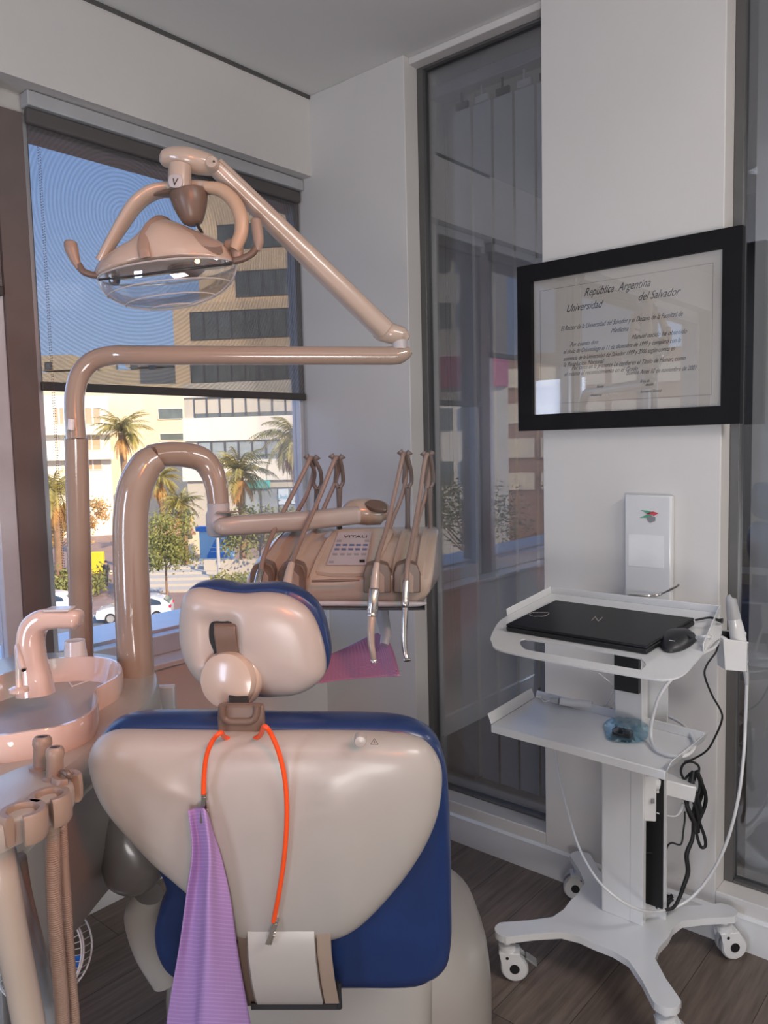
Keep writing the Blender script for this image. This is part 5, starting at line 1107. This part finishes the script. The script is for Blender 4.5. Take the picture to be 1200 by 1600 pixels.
# blue advertising panel
fk = FA(308, 68, 358, 67)
t6 = thing('advertising_panel', 'tall blue and white advertising panel on the plaza', 'panel', fk.P(0, G))
def kp_(x0, y0, x1, y1, h0, h1, mt, nm, par=None):
    q0, z1 = fk.sz(x0, y0); q1, z0 = fk.sz(x1, y1); return obj(nm, fk.slab(B(), q0, q1, z0, z1, h0, h1), mt, par or t6, flat=True)
kp_(311, 830, 362, 886, -0.6, 0, mat('pale_blue_print', (0.35, 0.58, 0.72), 0.5), 'board'); kp_(306, 823, 340, 831, -0.7, 0.1, mat('blue_print', (0.03, 0.22, 0.60), 0.5), 'header')
qa = [fk.sz(x, y) for x, y in ((337, 842), (354, 842), (354, 884), (324, 884), (324, 868))]
obj('graphic', B().prism([fk.P(q, z, 0.01) for q, z in qa], fk.n*0.03), bpy.data.materials['blue_print'], t6, flat=True)
for yy_ in (855, 861, 874, 879): kp_(330, yy_, 352, yy_+1.2, 0.045, 0.05, M['render2'], 'printed_line')
kp_(311, 886, 366, 893, -1.4, 1.0, M['kerb'], 'plinth')
t7 = thing('lamp_post', 'grey street lamp post in front of the blue panel', 'lamp post', onz(343, 914, G))
pl_ = onz(343, 914, G); obj('post', B().tube([pl_, pl_+ZZ*7.5], [0.14, 0.10], raw=True, seg=12), M['lgrey'], t7); obj('lantern', B().lathe(pl_+ZZ*7.5, ZZ, [(0.1, 0), (0.3, 0.1), (0.35, 0.5), (0.1, 0.7), (0, 0.7)], seg=14), M['grey'], t7)
# stairs
st = thing('stairs', 'wide pale stone stairs on the plaza', 'stairs', onz(270, 925, G))
s0 = onz(262, 926, G)
for i in range(6):
    a_ = s0+FH*(i*1.5)
    obj('step', B().prism([a_-RT0*3.2+ZZ*0.0, a_+RT0*2.6, a_+RT0*2.6+FH*(9.2-i*1.5), a_-RT0*3.2+FH*(9.2-i*1.5)], ZZ*(0.18*(i+1))), M['kerb'], st, flat=True)
tw = onz(350, 905, G); tag(obj('plaza_wall', B().prism([tw-RT0*1.5, tw+RT0*9, tw+RT0*9+FH*0.5, tw-RT0*1.5+FH*0.5], ZZ*1.5), M['kerb'], None, origin=tw, flat=True), 'low grey retaining wall at the foot of the blue panel', 'wall')

# reflected street side (seen in the glass partition and the diploma glass)
def az_block(nm, label, deg, dist, wid, ztop, mt, bands, mt2, pinkz=None):
    a = math.radians(deg); d = V((-math.sin(a), math.cos(a), 0)); c = d*dist; u = ZZ.cross(d); n = -d
    t = thing(nm, label, 'building', V((c.x, c.y, G)))
    obj('wall', B().prism([c-u*wid/2+ZZ*G, c+u*wid/2+ZZ*G, c+u*wid/2+ZZ*ztop, c-u*wid/2+ZZ*ztop], d*12), mt, t, flat=True)
    for z0, z1 in bands:
        k = int(wid/3.2)
        for i in range(k):
            q0 = -wid/2+0.6+i*3.2
            obj('window', B().prism([c+u*q0+ZZ*z0, c+u*(q0+2.6)+ZZ*z0, c+u*(q0+2.6)+ZZ*z1, c+u*q0+ZZ*z1], n*0.15), mt2, t, flat=True)
    if pinkz: obj('pink_band', B().prism([c-u*wid/2+ZZ*pinkz[0], c+u*wid/2+ZZ*pinkz[0], c+u*wid/2+ZZ*pinkz[1], c-u*wid/2+ZZ*pinkz[1]], n*0.3), M['pink'], t, flat=True)
    return t
az_block('office_tower', 'cream tower with a magenta band reflected in the glass partition', 141, 62, 11.0, 40, M['render2'], [(20, 22), (15.5, 17.5), (11, 13), (2.6, 4.4), (-2, 0)], M['wglass'], (6.1, 8.6))
az_block('apartment_block', 'brown apartment block with white bands reflected in the diploma glass', 153, 70, 18, 9.5, M['brownb'], [(6.5, 8.2), (3.2, 5.0), (0, 1.8), (-3, -1.4)], M['render2'])
az_block('apartment_block', 'pale low block reflected at the right part of the glass panel', 166, 85, 30, 5, M['render2'], [(2, 3.6), (-1.5, 0.2), (-5, -3.4)], M['wglass'])

# vegetation -------------------------------------------------------------
M['frond'] = mat('palm_frond', (0.36, 0.30, 0.08), 0.7, var=0.35, scale=1.2)
M['dead'] = mat('dry_frond', (0.55, 0.30, 0.10), 0.85, var=0.3, scale=1.5)
M['trunk'] = mat('palm_trunk', (0.28, 0.17, 0.10), 0.9, var=0.2, scale=3)
M['leafg'] = mat('green_foliage', (0.22, 0.22, 0.06), 0.8, var=0.4, scale=1.0)
M['leafo'] = mat('autumn_foliage', (0.55, 0.32, 0.10), 0.8, var=0.4, scale=1.0)
def frond(b, o, az, el, L_, droop):
    d = V((math.cos(az), math.sin(az), 0)); side = ZZ.cross(d); p = V(o); ang = el; n = 12; P = [p.copy()]
    for i in range(n):
        p = p+(d*math.cos(ang)+ZZ*math.sin(ang))*(L_/n); ang -= droop/n; P.append(p.copy())
    for i in range(1, n+1):
        t = i/n; ll = L_*0.24*math.sin(math.pi*(0.12+0.85*t))
        seg = (P[i]-P[i-1])
        for sd_ in (-1, 1):
            for k in (0, 0.5):
                q = P[i-1]+seg*k; tip = q+side*sd_*ll*0.75+seg.normalized()*ll*0.45-ZZ*ll*random.uniform(0.25, 0.7)
                w = seg*0.34; b.add([q, q+w, tip], [(0, 1, 2)])
        b.add([P[i-1]+side*0.04, P[i-1]-side*0.04, P[i]-side*0.03, P[i]+side*0.03], [(0, 1, 2, 3)])
def palm(loc, hgt, crown, label, seed):
    random.seed(seed)
    t = thing('palm_tree', label, 'palm tree', loc, 'palm trees on the plaza'); top = V(loc)+ZZ*hgt
    obj('trunk', B().tube([loc, V(loc)+ZZ*hgt*0.5+RT0*0.1, top], [0.34, 0.26, 0.30], seg=12), M['trunk'], t)
    b = B()
    for i in range(46): frond(b, top+ZZ*0.2, random.random()*6.283, random.uniform(-0.25, 1.35), crown*random.uniform(0.8, 1.1), random.uniform(1.2, 2.0))
    obj('fronds', b, M['frond'], t, flat=True)
    b = B()
    for i in range(30): frond(b, top-ZZ*0.2, random.random()*6.283, random.uniform(-1.3, -0.6), crown*random.uniform(0.5, 0.8), 0.7)
    obj('dry_fronds', b, M['dead'], t, flat=True)
    return t
def palm_px(x, ytop, d, crown, label, seed):
    p = D(x, ytop, d); palm(V((p.x, p.y, G)), p.z-G, crown, label, seed)
palm_px(190, 676, 66, 3.0, 'palm tree with full crown between the lamp pole and the thick post', 1)
palm_px(84, 772, 56, 3.2, 'palm tree at the far left, just right of the brown mullion', 2)
palm_px(250, 752, 74, 2.6, 'slim palm seen inside the loop of the thick bent post', 3)
palm_px(284, 792, 62, 2.3, 'short palm with dry orange fronds near the kiosk', 4)
palm_px(374, 742, 60, 3.4, 'broad palm behind the grey bent tube, right of the post', 5)
palm_px(462, 690, 56, 4.0, 'largest palm crown beside the right edge of the window', 6)
def tree(loc, h, r, n, label, seed, mt, cat='tree', name='leafy_tree', trunk=True, leaf=0.16):
    random.seed(seed)
    t = thing(name, label, cat, loc); loc = V(loc)
    if trunk:
        b = B().tube([loc, loc+ZZ*h*0.4, loc+ZZ*h*0.75+RT0*0.15], [0.09, 0.07, 0.04], seg=8)
        for i in range(7):
            a = random.random()*6.28; s_ = loc+ZZ*h*random.uniform(0.35, 0.6); b.tube([s_, s_+V((math.cos(a), math.sin(a), 0.9))*r*0.35, s_+V((math.cos(a), math.sin(a), 0.9))*r*0.65], [0.045, 0.03, 0.015], seg=6, n=3)
        obj('trunk', b, M['trunk'], t)
    b = B(); cl_ = []
    for i in range(26): 
        a = random.random()*6.28; q = random.random()**0.5; cl_.append(loc+V((math.cos(a)*r*q, math.sin(a)*r*q, h*random.uniform(0.5 if trunk else 0.1, 1.0))))
    for i in range(n):
        c = random.choice(cl_)+V([random.gauss(0, r*0.16) for _ in range(3)]); c.z = max(c.z, G+0.1)
        a = V([random.gauss(0, 1) for _ in range(3)]).normalized()*leaf; e_ = a.orthogonal().normalized()*leaf*0.5
        b.add([c-a, c+e_, c+a, c-e_], [(0, 1, 2, 3)])
    obj('foliage', b, mt, t, flat=True)
tree(onz(262, 946, G), 5.6, 1.9, 3400, 'small leafy green tree in front of the stone stairs', 11, M['leafg'], leaf=0.11)
tree(onz(228, 935, G), 4.2, 1.1, 1300, 'narrow green tree partly behind the thick post', 12, M['leafg'])
tree(onz(408, 900, G), 5.0, 2.6, 2600, 'bushy green tree seen under the delivery arm', 13, M['leafg'])
tree(onz(92, 905, G), 5.5, 2.4, 2400, 'autumn-coloured tree on the lawn at the far left', 14, M['leafo'])
tree(onz(140, 860, G), 5.0, 1.8, 1200, 'bare orange tree between the two posts', 15, M['leafo'])
tree(onz(105, 930, G), 1.3, 2.6, 1800, 'low green hedge above the parked cars', 16, M['leafg'], 'hedge', 'hedge', False)
tree(onz(372, 926, G), 0.9, 1.8, 1500, 'low bright shrubs at the foot of the plaza wall', 17, M['leafg'], 'shrub', 'shrub', False)
p_ = V((-30, -38, G)); tree(p_, 7, 4, 2600, 'street tree reflected low in the glass partition', 18, M['leafg'])
p_ = V((-22, -44, G)); tree(p_, 7.4, 4, 2600, 'orange street tree reflected beside the slats', 19, M['leafo'])

# parked cars --------------------------------------------------------------
M['carw'] = mat('white_car_paint', (0.78, 0.78, 0.78), 0.25, coat=1.0, var=0.01)
M['carg'] = mat('car_glass', (0.03, 0.035, 0.04), 0.08, coat=1.0)
M['tyre'] = mat('tyre_rubber', (0.02, 0.02, 0.02), 0.8)
def car(loc, dirv, label):
    loc = V(loc); u = V(dirv).normalized(); v = ZZ.cross(u)
    t = thing('parked_car', label, 'car', loc)
    prof = [(-2.1, 0.32), (-2.14, 0.55), (-2.05, 0.78), (-1.5, 0.92), (-1.05, 1.0), (-0.45, 1.40), (0.3, 1.50), (1.1, 1.47), (1.65, 1.30), (2.02, 1.02), (2.1, 0.75), (2.1, 0.40), (2.0, 0.30), (1.72, 0.3), (-1.75, 0.3)]
    st_ = []
    for w, ins in ((-0.88, 0.06), (-0.84, 0.0), (-0.70, -0.02), (0.70, -0.02), (0.84, 0.0), (0.88, 0.06)):
        st_.append([loc+u*(x*(1-ins*0.2))+v*(w*(1-0.18*max(0, z-0.95)/0.5))+ZZ*(z-(ins*0.5 if z > 0.9 else 0)) for x, z in prof])
    obj('body', B().loft(st_), M['carw'], t, angle=45)
    for sd_ in (-1, 1):
        g = [(-0.95, 1.02), (-0.42, 1.33), (0.28, 1.42), (0.28, 1.02)]; g2 = [(0.36, 1.02), (0.36, 1.42), (1.05, 1.39), (1.5, 1.22), (1.62, 1.04)]
        for gg in (g, g2): obj('side_window', B().prism([loc+u*x+v*sd_*(0.892*(1-0.18*max(0, z-0.95)/0.5))+ZZ*z for x, z in gg], v*sd_*0.015), M['carg'], t, flat=True)
        for xw in (-1.3, 1.3):
            c = loc+u*xw+v*sd_*0.78+ZZ*0.33
            w_ = obj('wheel', B().lathe(c, v*sd_, [(0, 0), (0.33, 0), (0.335, 0.06), (0.31, 0.13), (0.22, 0.13), (0.22, 0.10), (0, 0.10)], seg=28), M['tyre'], t)
            rm = B().lathe(c+v*sd_*0.105, v*sd_, [(0.21, 0), (0.21, 0.02), (0.19, 0.02), (0.19, 0.0)], seg=28)
            for k in range(9):
                a = 2*math.pi*k/9; dr = u*math.cos(a)+ZZ*math.sin(a); rm.box(c+v*sd_*0.115+dr*0.1, (0.19, 0.02, 0.03), u=dr, w=v.cross(dr))
            obj('rim', rm, M['lgrey'], w_, flat=True)
    obj('rear_window', B().prism([loc+u*x+v*w+ZZ*z for x, z, w in ((1.70, 1.30, -0.6), (1.70, 1.30, 0.6), (2.0, 1.06, 0.68), (2.0, 1.06, -0.68))], u*0.03+ZZ*0.01), M['carg'], t, flat=True)
    obj('windscreen', B().prism([loc+u*x+v*w+ZZ*z for x, z, w in ((-1.02, 1.03, -0.7), (-1.02, 1.03, 0.7), (-0.5, 1.38, 0.6), (-0.5, 1.38, -0.6))], -u*0.03+ZZ*0.01), M['carg'], t, flat=True)
    for sd_ in (-1, 1):
        obj('tail_light', B().box(loc+u*2.06+v*sd_*0.72+ZZ*0.88, (0.12, 0.32, 0.14), u=u), mat('tail_light', (0.5, 0.02, 0.05), 0.3) if 'tail_light' not in bpy.data.materials else bpy.data.materials['tail_light'], t, flat=True)
        obj('headlight', B().box(loc-u*2.0+v*sd_*0.62+ZZ*0.72, (0.2, 0.34, 0.14), u=u), M['lgrey'], t, flat=True)
wa, wb = onz(172, 976, G), onz(246, 972, G); u_c = (wb-wa); u_c.z = 0; print('wheelbase', u_c.length)
mid = (wa+wb)/2; car(mid+u_c.normalized().cross(ZZ)*-0.9, u_c, 'white hatchback parked at the kerb, seen either side of the thick post')
car(onz(72, 962, G)-u_c.normalized()*0.3, u_c, 'white car parked at the far left, beside the brown mullion')
# pedestrian
pp_ = onz(167, 912, G)
pd = thing('person', 'person in dark clothes walking on the plaza holding a white bag', 'person', pp_)
sk_v = [(0, 0, .95), (0, 0, 1.2), (0, 0, 1.42), (0, 0, 1.52), (0, 0, 1.62), (0, 0, 1.72), (.2, 0, 1.40), (.25, .03, 1.12), (.26, .1, .88), (-.2, 0, 1.40), (-.25, -.03, 1.12), (-.26, -.08, .88), (.09, .0, .9), (.11, .12, .5), (.11, .1, .06), (.11, .24, .03), (-.09, 0, .9), (-.11, -.05, .5), (-.11, -.22, .08), (-.11, -.1, .03)]
sk_e = [(0, 1), (1, 2), (2, 3), (3, 4), (4, 5), (2, 6), (6, 7), (7, 8), (2, 9), (9, 10), (10, 11), (0, 12), (12, 13), (13, 14), (14, 15), (0, 16), (16, 17), (17, 18), (18, 19)]
rad = [.16, .15, .13, .055, .10, .085, .07, .05, .04, .07, .05, .04, .09, .065, .045, .04, .09, .065, .045, .04]
me = bpy.data.meshes.new('body'); me.from_pydata([RT0*x-FH*y+ZZ*z for x, y, z in sk_v], sk_e, [])
mp = bpy.data.materials.new('dark_clothes_and_skin'); mp.use_nodes = True; n_ = mp.node_tree.nodes; L_ = mp.node_tree.links
tcx = n_.new('ShaderNodeTexCoord'); sx = n_.new('ShaderNodeSeparateXYZ'); cr_n = n_.new('ShaderNodeValToRGB'); cr_n.color_ramp.interpolation = 'CONSTANT'
cr_n.color_ramp.elements[0].color = (0.02, 0.022, 0.035, 1); cr_n.color_ramp.elements[1].position = 0.86; cr_n.color_ramp.elements[1].color = (0.55, 0.32, 0.22, 1)
L_.new(tcx.outputs['Generated'], sx.inputs[0]); L_.new(sx.outputs[2], cr_n.inputs[0]); L_.new(cr_n.outputs[0], n_['Principled BSDF'].inputs['Base Color'])
me.materials.append(mp); bo_ = bpy.data.objects.new('body', me); COL.objects.link(bo_); bo_.parent = pd
sm = bo_.modifiers.new('skin', 'SKIN'); bo_.modifiers.new('sub', 'SUBSURF').levels = 1
for i, v in enumerate(me.skin_vertices[0].data): v.radius = (rad[i], rad[i]); v.use_root = (i == 0)
ORG[bo_.name] = pp_
obj('hair', B().sphere(pp_+ZZ*1.68-FH*-0.01, 0.115, (1, 1, 0.8), 12, 8), M['dark'], pd)
tag(obj('shoulder_bag', B().box(pp_+RT0*0.34+ZZ*0.85, (0.22, 0.12, 0.3), u=RT0), M['render2'], None, origin=pp_+RT0*0.34, bevel=0.03), 'white bag held by the pedestrian on the plaza', 'bag')
# yellow street box near pedestrian
yb_ = onz(154, 896, G); tag(obj('street_bin', B().box(yb_+ZZ*0.9, (1.0, 0.5, 1.8), u=RT0), bpy.data.materials['yellow_paint'], None, origin=yb_, bevel=0.05), 'yellow street cabinet between the two posts, behind the pedestrian', 'cabinet')
